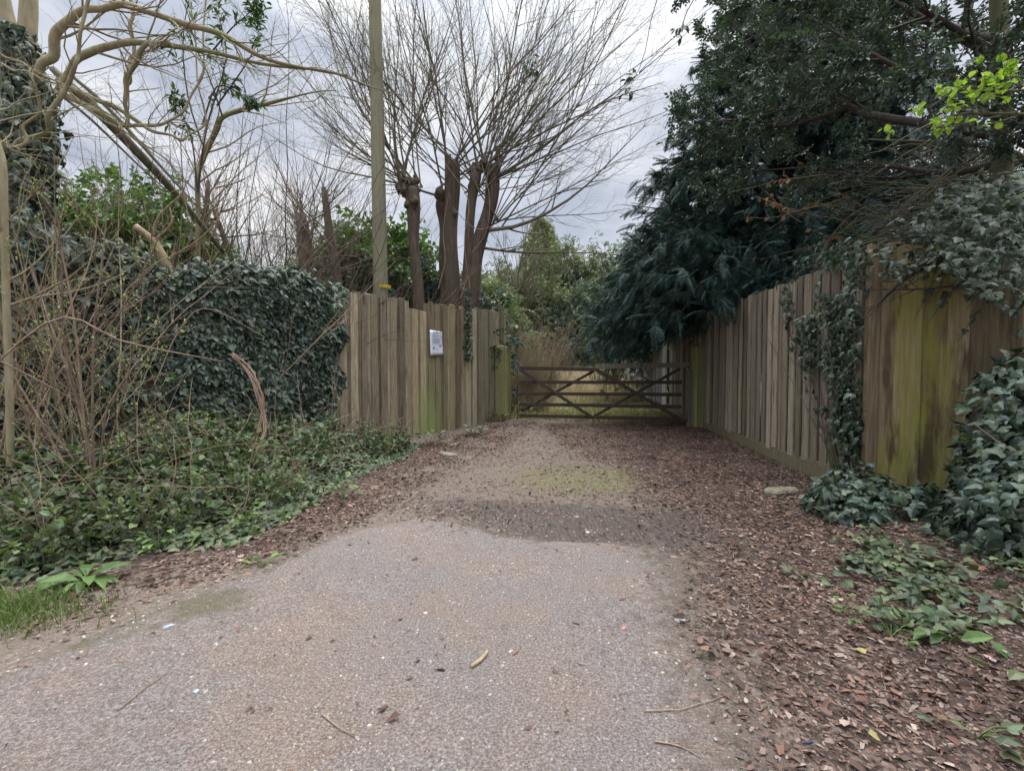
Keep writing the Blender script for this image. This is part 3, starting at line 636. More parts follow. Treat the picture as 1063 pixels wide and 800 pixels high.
def bush(name, label, cat, c, rad, m, k, sig, tpl, size, material, stem=M_BARKD, group=None, thick=.55, rough=.25, seed=0., half=-.2, keep=None, part='foliage', stems=12, droop=.35, up=.5, rstem=.02):
    base = np.array([c[0], c[1], gz(c[0], c[1])]); c = np.array([c[0], c[1], c[2] + max(0, base[2] - .3)]); root = thing(name, label, cat, base, group)
    p, nr, cc = clumps(c, rad, m, k, sig, thick, rough, seed, half); kk = p[:, 2] > .02 + gz(p[:, 0], p[:, 1])
    if keep is not None: kk &= keep(p)
    p, nr = p[kk], nr[kk]; mb = MB(); foliage(mb, p, nr, tpl, size, droop=droop, up=up); mb.build(part, material, root, origin=base)
    idx = rng.choice(len(cc), min(stems * 5, len(cc)), False); mb = MB(); tg = cc[idx]
    if keep is not None: tg = tg[keep(tg)]
    n = len(tg); s0 = base + rv(n, .12) * [1, 1, 0]; u = np.linspace(0, 1, 7)[None, :, None]; mid = (s0 + tg) / 2 + [0, 0, .12 * rad[2]]
    C = s0[:, None] * (1 - u) ** 2 + 2 * mid[:, None] * u * (1 - u) + tg[:, None] * u * u + rng.normal(size=(n, 7, 3)) * .02
    C[:, 0, 2] = base[2] - .02
    mb.tubes(C, taper(n, 7, rstem, .004), 4); mb.build('stems', stem, root, origin=base); return root

def rough_tube(mb, pts, rad, sides=22, amp=.12, seed=0., fr=3.):
    n = len(pts) * 4; q = smooth(np.c_[pts, rad], n); n0 = mb.n; mb.tubes(q[:, :3], q[:, 3], sides, cap=True)
    V = mb.v[-1]; ax = np.repeat(q[:, :3], sides, 0); d = V - ax; k = 1 + amp * noise(V * [1, 1, .35] + seed, fr) + amp * .5 * noise(V * [1, 1, .2] + seed, fr * 3.2); V[:] = ax + d * k[:, None]
# ================================================================== IVY ON THE LEFT FENCE
ui = (LF0 - IF1); LI = np.linalg.norm(ui); ui /= LI; ni = np.array([ui[1], -ui[0]])
def ivy_wall():
    n = 19000; s = rng.uniform(-.3, LI + .28, n); top = 2.54 + .09 * np.sin(s * 2.1 + 1) + .05 * np.sin(s * 6.1) + .09 * noise(np.stack([s, 0 * s, 0 * s], -1), 3) + .05 * rng.normal(size=n) - .06 * (s > LI)
    z = top * rng.uniform(0, 1, n) ** .85
    pp = np.stack([s, z, 0 * s], -1); off = .05 + .075 * (1 + noise(pp, 1.1)) * .6 + .04 * noise(pp, 4) + rng.uniform(0, .07, n)
    off = np.where(z > top - .15, off * rng.uniform(-.6, 1.1, n) + .02, off)
    # right edge ragged over the bare boards
    lim = LI + .06 + .14 * noise(np.stack([0 * z, z, 0 * z + 3], -1), 2.5) - .18 * sstep(1.8, .6, z); 
    P3 = np.stack([IF1[0] + ui[0] * s + ni[0] * off, IF1[1] + ui[1] * s + ni[1] * off, z + gz(IF1[0] + ui[0] * s, IF1[1] + ui[1] * s) * .5], -1)
    x, y = proj(P3); jx, jy = x + rng.normal(0, 4, n), y + rng.normal(0, 4, n)
    k = (s < lim) & ((noise(pp, 2.3) + rng.normal(0, .25, n) > -1.0) | (z > 2.0))
    for w in ([(143, 350), (160, 350), (163, 400), (162, 436), (146, 436)], [(66, 262), (100, 275), (104, 345), (70, 330)], [(64, 395), (100, 400), (100, 432), (64, 430)]):
        k &= ~(inpoly(jx, jy, w) & (rng.uniform(size=n) < .93))
    P3 = P3[k]; n = len(P3); tip = norm(np.array([0, 0, -1]) + rv(n, .5) + v3(ni, 0) * .35); nr = v3(ni, .35) + rv(n, .42)
    mb = MB(); mb.inst(*IVY, frames(tip, nr, .08 * np.clip(rng.lognormal(0, .3, n), .4, 1.7)), P3)
    b = v3(IF1 * .5 + LF0 * .5, 0); root = thing('ivy', 'thick dark ivy curtain covering the left fence from top to ground', 'ivy', b)
    mb.build('foliage', M_IVY, root, origin=b)
    mb = MB(); m = 46; s = rng.uniform(0, LI, m); st = np.stack([IF1[0] + ui[0] * s + ni[0] * .05, IF1[1] + ui[1] * s + ni[1] * .05, 0 * s], -1)
    C = grow(st, np.tile([0, 0, 1.], (m, 1)) + rv(m, .25) * [1, 1, 0] * np.abs(np.array([ui[0], ui[1], 0])), rng.uniform(1.4, 2.3, m), 10, .1, (0, 0, 1), .15); mb.tubes(C, taper(m, 10, .012, .004), 4); mb.build('stems', M_BARKD, root, origin=b)
ivy_wall()
# small spray of ivy further right on the bare fence
def ivy_strip(label, pts, n, wid, name='ivy'):
    A = np.array(pts); t = rng.uniform(0, len(A) - 1.001, n); i = t.astype(int); f = (t - i)[:, None]; p = A[i] * (1 - f) + A[i + 1] * f
    p = p + v3(uL, 0) * rng.normal(0, wid, n)[:, None] + v3([uL[1], -uL[0]], 0) * rng.uniform(0.01, .08, n)[:, None] + [0, 0, 1] * rng.normal(0, .03, n)[:, None]
    nr = nL * 1 + [0, 0, .3] + rv(n, .35); tip = norm(np.array([0, 0, -1]) + rv(n, .5)); mb = MB(); mb.inst(*IVY, frames(tip, nr, .075 * rng.uniform(.6, 1.2, n)), p)
    root = thing(name, label, 'ivy', A[-1]); mb.build('foliage', M_IVY, root, origin=A[-1])
    mb = MB(); mb.tubes(smooth(A, 10), np.full(10, .009), 4); mb.build('stems', M_BARKD, root, origin=A[-1])
ivy_strip('narrow ivy strand hanging down the bare left fence beyond the notice', [on_left(483, 300, .05), on_left(485, 330, .05), on_left(484, 352, .05), on_left(486, 374, .05)], 260, .05)

# ================================================================== GROUND COVER (left)
vp = np.array(veg_poly)
def mound(x, y):
    x = np.atleast_1d(np.asarray(x, float)); y = np.atleast_1d(np.asarray(y, float)); xy = np.stack([x, y, 0 * x], -1); i = inpoly(x, y, vp); d = distpoly(x, y, vp); ds = np.where(i, d, 0)
    return sstep(0, 1.1, ds) * (.28 + .15 * noise(xy, 1.7)) + .20 * sstep(.9, 2.0, ds) + .08 * noise(xy, 4) * sstep(0, .4, ds)
def ground_ivy():
    lo, hi = vp.min(0), vp.max(0); n = 62000; xy = rng.uniform(lo, hi, (n, 2)); nj = noise(np.c_[xy, np.zeros(n)], 1.3) * .10
    i = inpoly(xy[:, 0], xy[:, 1], vp); d = distpoly(xy[:, 0], xy[:, 1], vp); ds = np.where(i, d, -d) + nj; k = (ds > -.02) & (rng.uniform(size=n) < sstep(-.05, .25, ds) * .9 + .08)
    px_, py_ = proj(np.c_[xy, np.zeros(n)]); k &= (px_ > -60) & (xy[:, 1] > .6)
    xy, ds = xy[k], ds[k]; n = len(xy); m = .03 + mound(xy[:, 0], xy[:, 1])
    z = gz(xy[:, 0], xy[:, 1]) + np.maximum(m, .02) * (1 - .5 * rng.uniform(0, 1, n) ** 2)
    tip = norm(rv(n, 1) * [1, 1, .3] + [.1, -.35, -.25]); nr = np.array([0, -.35, 1]) + rv(n, .5)
    mb = MB(); mb.inst(*IVY, frames(tip, nr, .056 * rng.uniform(.45, 1.6, n)), np.c_[xy, z])
    mb.build('ground_ivy', M_IVYG, kind='stuff', origin=(-3, 5, 0), label='dark green ivy carpet covering the bank below the left fence')
ground_ivy()
# ================================================================== GRASS
def blades(xy, h, w, lean=.35, z=None):
    n = len(xy); a = rng.uniform(0, 6.28, n); X = np.stack([np.cos(a), np.sin(a), 0 * a], -1); ld = rv(n, lean) * [1, 1, 0]; zz = gnd(xy[:, 0], xy[:, 1]) if z is None else z
    b = np.c_[xy, zz - .005]; m = b + ld * h[:, None] * .35 + np.array([0, 0, 1]) * h[:, None] * .6; t = b + ld * h[:, None] + np.array([0, 0, 1]) * h[:, None] * .95
    V = np.stack([b - X * w[:, None], b + X * w[:, None], m + X * w[:, None] * .7, m - X * w[:, None] * .7, t], 1); k = np.arange(n)[:, None] * 5
    mb = MB(); mb.v.append(V.reshape(-1, 3)); q = np.array([0, 1, 2, 3, 3, 2, 4]); mb.lp.append((k + q[None]).ravel()); mb.ct.append(np.tile([4, 3], n)); mb.mi.append(np.zeros(2 * n, int)); mb.sm.append(np.zeros(2 * n, bool)); mb.n = 5 * n; return mb
n = 60000; xy = np.c_[rng.uniform(-4, 8, n), 11.3 + 26 * rng.uniform(0, 1, n) ** 1.4]; kk = (noise(np.c_[xy, 0 * xy[:, 0]], .6) + rng.normal(0, .35, n)) > -.35
q = xy - RF0; sgn = q[:, 0] * rdir[1] - q[:, 1] * rdir[0]; kk &= sgn < -.1; xy = xy[kk]; n = len(xy)
blades(xy, rng.uniform(.06, .3, n) * (.6 + .35 * noise(np.c_[xy, 0 * xy[:, 0]], 1) ** 2), rng.uniform(.006, .014, n), .5).build('meadow_grass', M_GRASS, kind='stuff', origin=(2, 20, 0), label='rough yellowed grass growing on the lane beyond the gate')
n = 60000; xy = np.c_[rng.uniform(-1.5, 6.5, n), 14 + 22 * rng.uniform(0, 1, n)]; q = xy - RF0; kk = (q[:, 0] * rdir[1] - q[:, 1] * rdir[0] < -.15) & (noise(np.c_[xy, 0 * xy[:, 0]], .9) > -.3 - (xy[:, 1] - 18) * .1); xy = xy[kk]; n = len(xy)
blades(xy, rng.uniform(.3, .95, n) * sstep(12, 26, xy[:, 1]), rng.uniform(.006, .012, n), .35).build('tall_dry_grass', M_STRAW, kind='stuff', origin=(2, 20, 0), label='tall pale dry grass at the end of the lane beyond the gate')
n = 2200; xy = gA(-12, 640) + rng.normal(size=(n, 2)) * [.16, .14]; xy2 = gA(50, 640) + rng.normal(size=(250, 2)) * [.2, .1]; xy = np.r_[xy, xy2]; n = len(xy)
blades(xy, rng.uniform(.03, .10, n), rng.uniform(.0015, .0035, n), .5).build('verge_grass', M_GREENG, kind='stuff', origin=(-3, 2.3, 0), label='short green grass tuft on the verge at the left edge')

# ================================================================== LEAF LITTER, GRAVEL
def litter(name, n, area, polys, tpl, size, material, label, var=.45, lift=.006, flat=.28):
    lo, hi = area; xy = rng.uniform(lo, hi, (n, 2)); p = np.c_[xy, gnd(xy[:, 0], xy[:, 1])]; x, y = proj(p); dsc = 5 / np.maximum(xy[:, 1], 1) * 6; x = x + rng.normal(0, 1, n) * dsc; y = y + rng.normal(0, 1, n) * dsc * .5
    w = np.zeros(n)
    for poly, dn in polys: w = np.maximum(w, inpoly(x, y, poly) * dn)
    cl = .72 + .5 * noise(p, 1.6) + .4 * noise(p, 5); k = (rng.uniform(size=n) < w * np.clip(cl, .08, 1.2)) & (xy[:, 1] > .7)
    p = p[k]; n = len(p); tip = norm(rv(n) * [1, 1, .15]); nr = np.array([0, 0, 1]) + rv(n, flat); p[:, 2] += lift * rng.uniform(.3, 2.2, n)
    sz = size * np.clip(rng.lognormal(-.12, var, n), .3, 2.6); mb = MB(); mb.inst(*tpl, frames(tip, nr, sz, rng.uniform(.55, 1.15, n)), p); return mb.build(name, material, kind='stuff', origin=(1.5, 5, 0), label=label)
Rv = [(760, 445), (735, 440), (640, 440), (560, 440), (590, 470), (650, 492), (690, 520), (715, 560), (718, 600), (716, 650), (735, 700), (770, 760), (790, 830), (1200, 830), (1100, 600), (905, 535)]
Gt = [(735, 440), (640, 440), (560, 440), (590, 462), (680, 480), (720, 520), (790, 560), (905, 535), (800, 480)]
Rv2 = [(800, 520), (770, 560), (800, 640), (860, 700), (900, 830), (1200, 830), (1100, 600), (905, 535)]
Lv = [(560, 438), (515, 436), (460, 458), (380, 478), (320, 520), (262, 560), (140, 590), (60, 612), (0, 640), (0, 668), (60, 656), (150, 622), (240, 596), (330, 560), (400, 530), (450, 500), (520, 470)]
mid = [(450, 440), (720, 440), (760, 520), (720, 580), (620, 560), (500, 550), (400, 540)]
allr = [(-200, 830), (-200, 600), (0, 640), (300, 560), (440, 520), (700, 560), (800, 830)]
ar = ([-4.5, .7], [5, 14.5])
litter('leaf_litter', 420000, ar, [(Rv, .32), (Rv2, .52), (Lv, .45), (Gt, .5), (mid, .05), ([(150, 560), (420, 470), (520, 440), (300, 500)], .5)], LITT, .020, M_LITTER, 'fallen brown leaves drifted along both sides of the track', var=.5, flat=.42, lift=.008)
litter('leaf_fragments', 620000, ar, [(Rv, .6), (Rv2, .65), (Lv, .65), (Gt, .65), (mid, .2), (allr, .009), ([(250, 620), (330, 580), (440, 620), (520, 700), (420, 690)], .012), ([(640, 590), (700, 580), (715, 660), (690, 700)], .03)], BIT, .02, M_LITTER, 'broken leaf fragments trodden into the track', var=.6, flat=.25, lift=.003)
litter('large_fallen_leaves', 9000, ar, [([(850, 600), (905, 535), (1100, 600), (1200, 830), (960, 830), (900, 690)], .5), (Rv2, .1), (Lv, .12), (Rv, .05)], LITT, .062, leafmat('large_brown_leaf', [(.14, .08, .055), (.22, .13, .09), (.30, .21, .16), (.20, .10, .06), (.10, .065, .05)], rough=.7, transl=.1), 'larger curled brown leaves lying on the right verge', var=.3, flat=.5, lift=.012)
def T_peb():
    V = []; 
    for z, r_ in ((-.3, .8), (.25, 1), (.7, .55)):
        for a in range(5): V.append((r_ * math.cos(a * 1.257), r_ * .75 * math.sin(a * 1.257), z))
    Fc = [tuple(range(10, 15))]
    for k in range(2):
        for a in range(5): Fc.append((k * 5 + a, k * 5 + (a + 1) % 5, k * 5 + 5 + (a + 1) % 5, k * 5 + 5 + a))
    return np.array(V), Fc
M_PEB = leafmat('pebble', [(.16, .13, .11), (.26, .21, .17), (.33, .29, .25), (.42, .39, .35), (.24, .15, .10), (.58, .55, .50)], rough=.85, transl=0, spec=.2)
litter('gravel', 260000, ([-4.5, .8], [3.6, 9]), [(allr, .24), (mid, .12)], T_peb(), .0036, M_PEB, 'loose pale chippings scattered over the worn tarmac', var=.6, lift=.0, flat=.3)
def twiglets():
    n = 700; xy = np.c_[rng.uniform(-3.5, 4, n), rng.uniform(1.2, 10, n)]; p = np.c_[xy, gnd(xy[:, 0], xy[:, 1]) + .006]; x, y = proj(p)
    w = inpoly(x, y, Rv) * .9 + inpoly(x, y, Lv) * .6 + inpoly(x, y, allr) * .05; p = p[rng.uniform(size=n) < w]; n = len(p)
    C = grow(p, rv(n) * [1, 1, .02], rng.uniform(.05, .35, n), 6, .12, (0, 0, 0), 0); C[:, :, 2] = gnd(C[:, :, 0], C[:, :, 1]) + .006; mb = MB(); mb.tubes(C, taper(n, 6, .003, .0012), 4)
    mb.build('fallen_twigs', M_TWIG, kind='stuff', origin=(1, 4, 0), label='thin broken twigs lying among the fallen leaves')
twiglets()

# ================================================================== RIGHT IVY
def ivy_column():
    n = 9000; s = rng.uniform(-.12, 2.6, n); z = rng.uniform(0, 2.75, n); nn = np.array([-rdir[1], rdir[0]]); off = .05 + rng.uniform(0, .16, n)
    p = np.stack([RF0[0] + rdir[0] * s + nn[0] * off, RF0[1] + rdir[1] * s + nn[1] * off, z], -1)
    poly = [(815, 300), (828, 272), (850, 262), (880, 252), (905, 258), (900, 290), (890, 322), (893, 360), (905, 400), (908, 450), (898, 535), (868, 530), (872, 470), (852, 420), (842, 385), (826, 350), (818, 325)]
    x, y = proj(p); k = inpoly(x + rng.normal(0, 6, n), y + rng.normal(0, 6, n), poly) & (noise(p, 2.6) > -.2); k |= inpoly(x, y, [(868, 330), (890, 330), (897, 530), (874, 530)]) & (rng.uniform(size=n) < .5); p = p[k]; n = len(p)
    tip = norm(np.array([0, 0, -1]) + rv(n, .45)); nr = v3(nn, .35) + rv(n, .35); mb = MB(); mb.inst(*IVY, frames(tip, nr, .066 * rng.uniform(.5, 1.3, n)), p)
    b = v3(RF0, 0); root = thing('ivy', 'ragged column of dark ivy climbing the end of the long right fence', 'ivy', b); mb.build('foliage', M_IVY, root, origin=b)
    mb = MB(); m = 40; s = rng.uniform(0, .45, m); st = np.stack([RF0[0] + rdir[0] * s + nn[0] * .045, RF0[1] + rdir[1] * s + nn[1] * .045, 0 * s], -1)
    C = grow(st, np.tile([rdir[0] * .15, rdir[1] * .15, 1], (m, 1)) + v3(rdir, 0) * rng.normal(0, .15, (m, 1)), rng.uniform(1., 2.4, m), 12, .07, (0, 0, 1), .05); mb.tubes(C, taper(m, 12, .008, .003), 4); mb.build('stems', M_BARK, root, origin=b)
ivy_column()
def ivy_bush():
    mb = MB()
    for c, rad, n in (((4.05, 3.35, .55), (.75, .45, 1.0), 7000), ((3.55, 3.0, .25), (.75, .6, .55), 4500), ((4.3, 2.9, .9), (.6, .5, .95), 5000), ((2.95, 3.9, .12), (.5, .4, .32), 1500), ((3.4, 2.3, .1), (.6, .6, .35), 2200)):
        p, nr = shell(c, rad, n, .45, .3, 1.3, c[0]); k = p[:, 2] > gz(p[:, 0], p[:, 1]); x, y = proj(p)
        k &= ~inpoly(x, y, [(905, 270), (905, 470), (930, 505), (962, 500), (985, 440), (975, 395), (1003, 372), (1070, 345), (1070, 200), (905, 200)]); p, nr = p[k], nr[k]; m = len(p)
        tip = norm(nr * .5 + rv(m, .5) + [0, 0, -.75]); nn = nr + rv(m, .35) + [0, 0, .35]; mb.inst(*IVY, frames(tip, nn, .072 * rng.uniform(.5, 1.35, m)), p)
    b = (3.9, 3.2, 0); root = thing('ivy', 'big dark ivy bush heaped against the near right fence panel', 'ivy', b); mb.build('foliage', M_IVY, root, origin=b)
    mb = MB(); m = 50; st = np.array([3.7, 3.4, .05]) + rv(m, .25) * [1, 1, 0]; C = grow(st, np.array([.1, -.2, 1]) + rv(m, .6), rng.uniform(.5, 1.2, m), 8, .2); mb.tubes(C, taper(m, 8, .009, .003), 4); mb.build('stems', M_TWIG, root, origin=b)
ivy_bush()
def ivy_overhang():
    n = 9000; p = np.c_[rng.uniform(3.0, 5.2, n), rng.uniform(3.1, 4.3, n), rng.uniform(1.7, 3.0, n)]; poly = [(898, 262), (925, 232), (960, 222), (985, 195), (1070, 180), (1070, 318), (1030, 312), (1000, 296), (975, 272), (945, 282), (915, 285)]
    k = inpx(poly, 6)(p) & (noise(p, 2.6) > -.05); p = p[k][:1700]; n = len(p); mb = MB()
    tip = norm(np.array([-.3, -.4, -.6]) + rv(n, .6)); nr = np.array([-.2, -.6, .8]) + rv(n, .55); mb.inst(*IVY, frames(tip, nr, .056 * rng.uniform(.5, 1.4, n)), p)
    # hanging sprays down the green boards
    b = np.array([4.6, 3.9, 0]); root = thing('ivy', 'grey green ivy spilling over the top of the near right fence panel', 'ivy', b)
    st = P(1080, 235, 3.9) + rv(26, .12); C = grow(st, (P(930, 290, 3.7) - P(1080, 235, 3.9))[None] + rv(26, .25), rng.uniform(.5, 1.3, 26), 9, .12, (0, 0, -1), .06); R_ = taper(26, 9, .008, .002)
    leaf_on(mb, C, R_, 10, IVY, .06, lo=.2, droop=.6); mb.build('foliage', M_IVYPALE, root, origin=b)
    s2 = MB(); s2.tubes(C, R_, 4)
    for sp_ in ([(1075, 240, 3.9, .02), (1000, 262, 3.9, .016), (940, 290, 3.95, .012), (900, 325, 4.1, .006)], [(1075, 270, 3.7, .02), (1010, 292, 3.8, .014), (955, 300, 3.9, .009), (905, 300, 4.1, .005)], [(1060, 220, 3.9, .018), (1020, 255, 3.9, .014), (960, 270, 3.9, .01), (900, 330, 4.1, .005)]):
        a, b_ = limb(sp_); s2.tubes(a, b_, 5); c, r_ = children(a[None], b_[None], 14, .4, .7, tw=0); s2.tubes(c, r_, 3)
    trunk, rt = limb([(1150, 560, 4.2, .06), (1140, 380, 4.2, .055), (1110, 290, 4.1, .045), (1070, 240, 3.9, .03)]); s2.tubes(trunk, rt, 7)
    s2.build('stems', M_BARKD, root, origin=b)
ivy_overhang()
# small plants in the right verge
def small_plant(name, label, cat, c, n, size, tpl, material, h=.12, spread=.1, group=None, stem=True):
    c = np.array([c[0], c[1], gnd(c[0], c[1]) + max(0, mound(c[0], c[1])[0] * .85)]); root = thing(name, label, cat, c, group); a = rng.uniform(0, 6.28, n); d = np.stack([np.cos(a), np.sin(a), rng.uniform(.3, 1.6, n)], -1)
    tips = c + norm(d) * rng.uniform(.4, 1, (n, 1)) * [spread, spread, h]; mb = MB(); m = len(tips); mb.inst(*tpl, frames(norm(d * [1, 1, .15] + rv(m, .2)), np.array([0, -.1, 1]) + rv(m, .25), size * rng.uniform(.7, 1.3, m)), tips); mb.build('leaves', material, root, origin=c)
    u = np.linspace(0, 1, 5)[None, :, None]; C = c * (1 - u) + tips[:, None] * u + np.array([0, 0, .02]) * np.sin(u * 3.14); mb = MB(); mb.tubes(C, taper(m, 5, .0025, .0015), 3); mb.build('stems', M_YOUNG if stem else M_TWIG, root, origin=c); return root
MG = leafmat('broad_green_leaf', [(.045, .09, .03), (.08, .14, .04), (.12, .20, .06)], rough=.5, transl=.25)
gr = 'small green plants in the right verge'
for lb, px, py, n, sz, m in (('tiny bright green plant leftmost in the right verge leaves', 872, 636, 5, .055, M_YOUNG), ('bright green seedling among orange leaves below the ivy bush', 888, 645, 5, .05, M_YOUNG), ('low green plant with broad leaves at the edge of the right ivy', 985, 668, 12, .09, MG),
                             ('light green plant between the seedlings and the broad leaved one', 925, 660, 8, .075, MG), ('dark ivy seedling poking from leaves below the long fence', 838, 602, 8, .05, M_IVYG), ('small ivy shoots where the verge meets the right ivy bush', 900, 590, 18, .06, M_IVYG), ('low ivy plant at the bottom right corner of the verge', 1015, 765, 7, .055, M_IVYG), ('trailing ivy shoots nearest the big ivy bush on the verge', 960, 620, 22, .07, M_IVYG)):
    small_plant('verge_plant', lb, 'plant', gA(px, py), n, sz, LEAF if m is not M_IVYG else IVY, m, .10, .16, gr)
# dock plant at left
c = G(88, 604); root = thing('dock_plant', 'low dock plant with long bright green strap leaves on the left verge', 'plant', v3(c, gnd(c[0], c[1]))); mb = MB(); b3 = v3(c, gnd(c[0], c[1]) + .02)
for a, l, el in ((-2.9, .25, .25), (-2.5, .2, .3), (-.35, .24, .35), (-.05, .2, .3), (.6, .22, .7), (1.9, .17, .9), (-1.5, .14, .3), (2.7, .22, .45), (-1.0, .17, .3), (.1, .2, 1.1), (2.2, .2, .6), (-.7, .2, .8), (-2.2, .15, .9)):
    d = np.array([[math.cos(a), math.sin(a), el * .6]]); mb.inst(*T_leaf(.17, .35, .05), frames(d, np.array([[0, -.2, 1.]]) + rv(1, .3), [l * rng.uniform(.8, 1.1)]), b3[None] + d * .03)
mb.build('leaves', leafmat('dock_leaf', [(.08, .145, .04), (.12, .20, .06)], rough=.45, transl=.3), root, origin=b3)

# ================================================================== BIG CONIFER (right)
def conifer():
    b = np.array([6.2, 10.8, 0]); root = thing('fir_tree', 'huge dark bluish evergreen overhanging the long right fence', 'tree', b)
    mb = MB(); t = np.linspace(0, 1, 10)[:, None]; tr = b + np.array([.15, 0, 9.2]) * t + rv(10, .03) * t; mb.tubes(tr, np.linspace(.30, .05, 10), 12); mb.build('trunk', M_BARKD, root, origin=b)
    n = 520; z = 1.8 + 7.2 * rng.uniform(0, 1, n) ** 1.35; az = rng.uniform(0, 2 * np.pi, n); az[:130] = rng.uniform(2.5, 4.2, 130); z[:130] = rng.uniform(1.9, 4.4, 130); ln = 4.9 * (1 - (z - 1.7) / 9.6) ** .75 * rng.uniform(.75, 1.05, n)
    st = np.c_[np.full(n, b[0]), np.full(n, b[1]), z]; d = np.c_[np.cos(az), np.sin(az), rng.uniform(.0, .3, n)]; C = grow(st, d, ln, 10, .05, (0, 0, -1), .045); Rb = taper(n, 10, .04, .006)
    bc, rb = children(C, Rb, 11, .24, .8, 5, lo=.2, tw=.04, trop=(0, 0, -1)); out = [(600, 372), (615, 300), (655, 262), (650, 232), (632, 205), (668, 188), (690, 160), (678, 120), (700, 90), (720, 0), (760, -300), (1600, -300), (1600, 330), (905, 300), (810, 300), (740, 330), (692, 346), (664, 368), (640, 366), (622, 376)]
    ok_ = lambda c_: np.array([inpx(out, .1)(q).all() for q in c_]); kc = ok_(C); mb = MB(); mb.tubes(C[kc], Rb[kc], 5); kk = ok_(bc); mb.tubes(bc[kk], rb[kk], 3); mb.build('limbs', M_BARKD, root, origin=b)
    mb = MB()
    for cc, rr, m, lo in ((C, Rb, 16, .3), (bc, rb, 8, .1)):
        p, dd, _ = along(cc, rr, m, lo); k = inpx(out, 5)(p); p, dd = p[k], dd[k]; q = len(p); tip = norm(dd + rv(q, .35) + [0, 0, -.25]); mb.inst(*FROND, frames(tip, np.array([0, 0, 1.]) + rv(q, .3), .25 * rng.uniform(.6, 1.25, q)), p)
    mb.build('crown', M_FIR, root, origin=b)
conifer()
bush('yew_tree', 'olive green yew growing at the foot of the huge dark evergreen', 'tree', np.array([5.6, 17, 2.6]), (2.7, 2.2, 3.0), 420, 26, .26, FROND, .24, M_YEW, thick=.5, seed=2., half=-.6, up=.8, droop=.5)
bush('evergreen_shrub', 'dark evergreen shrub thickened to deepen the shade under the big fir behind the right fence', 'shrub', np.array([5.9, 8.8, 2.1]), (2.2, 3.4, 1.75), 520, 28, .2, FROND, .21, M_FIR, thick=.7, seed=4., half=-.6, keep=lambda p: ((p - v3(RF0, 0))[:, 0] * nrm_[0] + (p - v3(RF0, 0))[:, 1] * nrm_[1] > np.where(p[:, 2] > 2.42, -.75, .2)))  # dense clumps added to block light and darken the under-crown above the fence

# ================================================================== HOLLY CANOPY (right, overhead)
def holly():
    b = np.array([4.95, 4.9, 0]); root = thing('holly_tree', 'dark holly tree overhanging the top right with small glossy leaves', 'tree', b); mb = MB()
    t, r_ = limb([(1036, 420, 4.9, .16), (1038, 250, 4.9, .14), (1040, 110, 4.9, .12), (1036, -60, 4.9, .09), (1040, -300, 5., .05)], 14); t[0] = b; rough_tube(mb, t, r_ * .68, 18, .15, 2., 3.); mb.build('trunk', M_BARK, root, origin=b)
    specs = [[(1036, 140, 4.9, .06), (960, 128, 5.2, .045), (880, 112, 5.6, .035), (815, 62, 6., .02), (755, 20, 6.3, .008)],
             [(1038, 60, 4.9, .05), (960, 20, 5.2, .03), (880, -20, 5.5, .02), (800, -50, 5.8, .008)],
             [(1036, 100, 4.9, .05), (970, 75, 5.3, .03), (900, 50, 5.8, .02), (820, 10, 6.2, .012), (720, -20, 6.6, .006)],
             [(880, 112, 5.6, .03), (820, 130, 6, .02), (760, 128, 6.4, .012), (705, 118, 6.8, .005)],
             [(1036, 170, 4.9, .05), (980, 180, 5.3, .03), (900, 170, 5.8, .02), (820, 175, 6.4, .01), (750, 180, 6.8, .005)],
             [(1040, 0, 4.9, .05), (1010, -80, 4.6, .03), (930, -140, 4.6, .02), (830, -160, 4.9, .01)],
             [(1038, 50, 4.9, .05), (1080, 0, 4.4, .03), (1100, -80, 4., .02), (1050, -140, 3.8, .01)],
             [(1040, 120, 4.9, .05), (1000, 110, 4.3, .03), (930, 70, 4.0, .02), (860, 30, 4.0, .008)],
             [(1040, 60, 4.9, .05), (990, 30, 4.4, .03), (900, -20, 4.1, .02), (780, -40, 4.3, .008)],
             [(1038, 90, 5., .05), (950, 90, 6.4, .03), (850, 75, 7.2, .02), (760, 70, 7.6, .008)],
             [(1038, 40, 5., .05), (940, 20, 6.4, .03), (830, 20, 7.2, .02), (740, 60, 7.6, .008)],
             [(1040, 130, 4.9, .05), (1090, 120, 4.5, .03), (1120, 60, 4.1, .02), (1100, 20, 3.8, .01)]]
    A = [limb(s, 10) for s in specs]; C = np.array([a for a, _ in A]); Rb = np.array([r for _, r in A]); c1, r1 = children(C, Rb, 13, .42, .75, 7, lo=.1, tw=.02); c2, r2 = children(c1, r1, 7, .5, .8, 5, tw=.0)
    out = [(742, -400), (700, -40), (702, 20), (716, 60), (700, 85), (690, 110), (712, 135), (690, 160), (700, 215), (800, 225), (900, 215), (960, 195), (1063, 175), (1400, 150), (1400, -400)]
    f = inpx(out, 8); k2 = f(c2[:, -1]); c2, r2 = c2[k2], r2[k2]; mb = MB(); mb.tubes(C, Rb, 6); mb.tubes(c1, r1, 4); mb.tubes(c2, r2, 3); mb.build('limbs', M_BARKD, root, origin=b)
    mb = MB(); leaf_on(mb, c2, r2, 7, SPRIG, .12, keep=lambda p: f(p) & (noise(p, 1.6) > -.65), droop=.25, upn=.8, out=.6); leaf_on(mb, c1, r1, 9, SPRIG, .12, keep=lambda p: f(p) & (noise(p, 1.6) > -.65), droop=.25, upn=.8)
    mb.build('crown', M_HOLLY, root, origin=b)
holly()
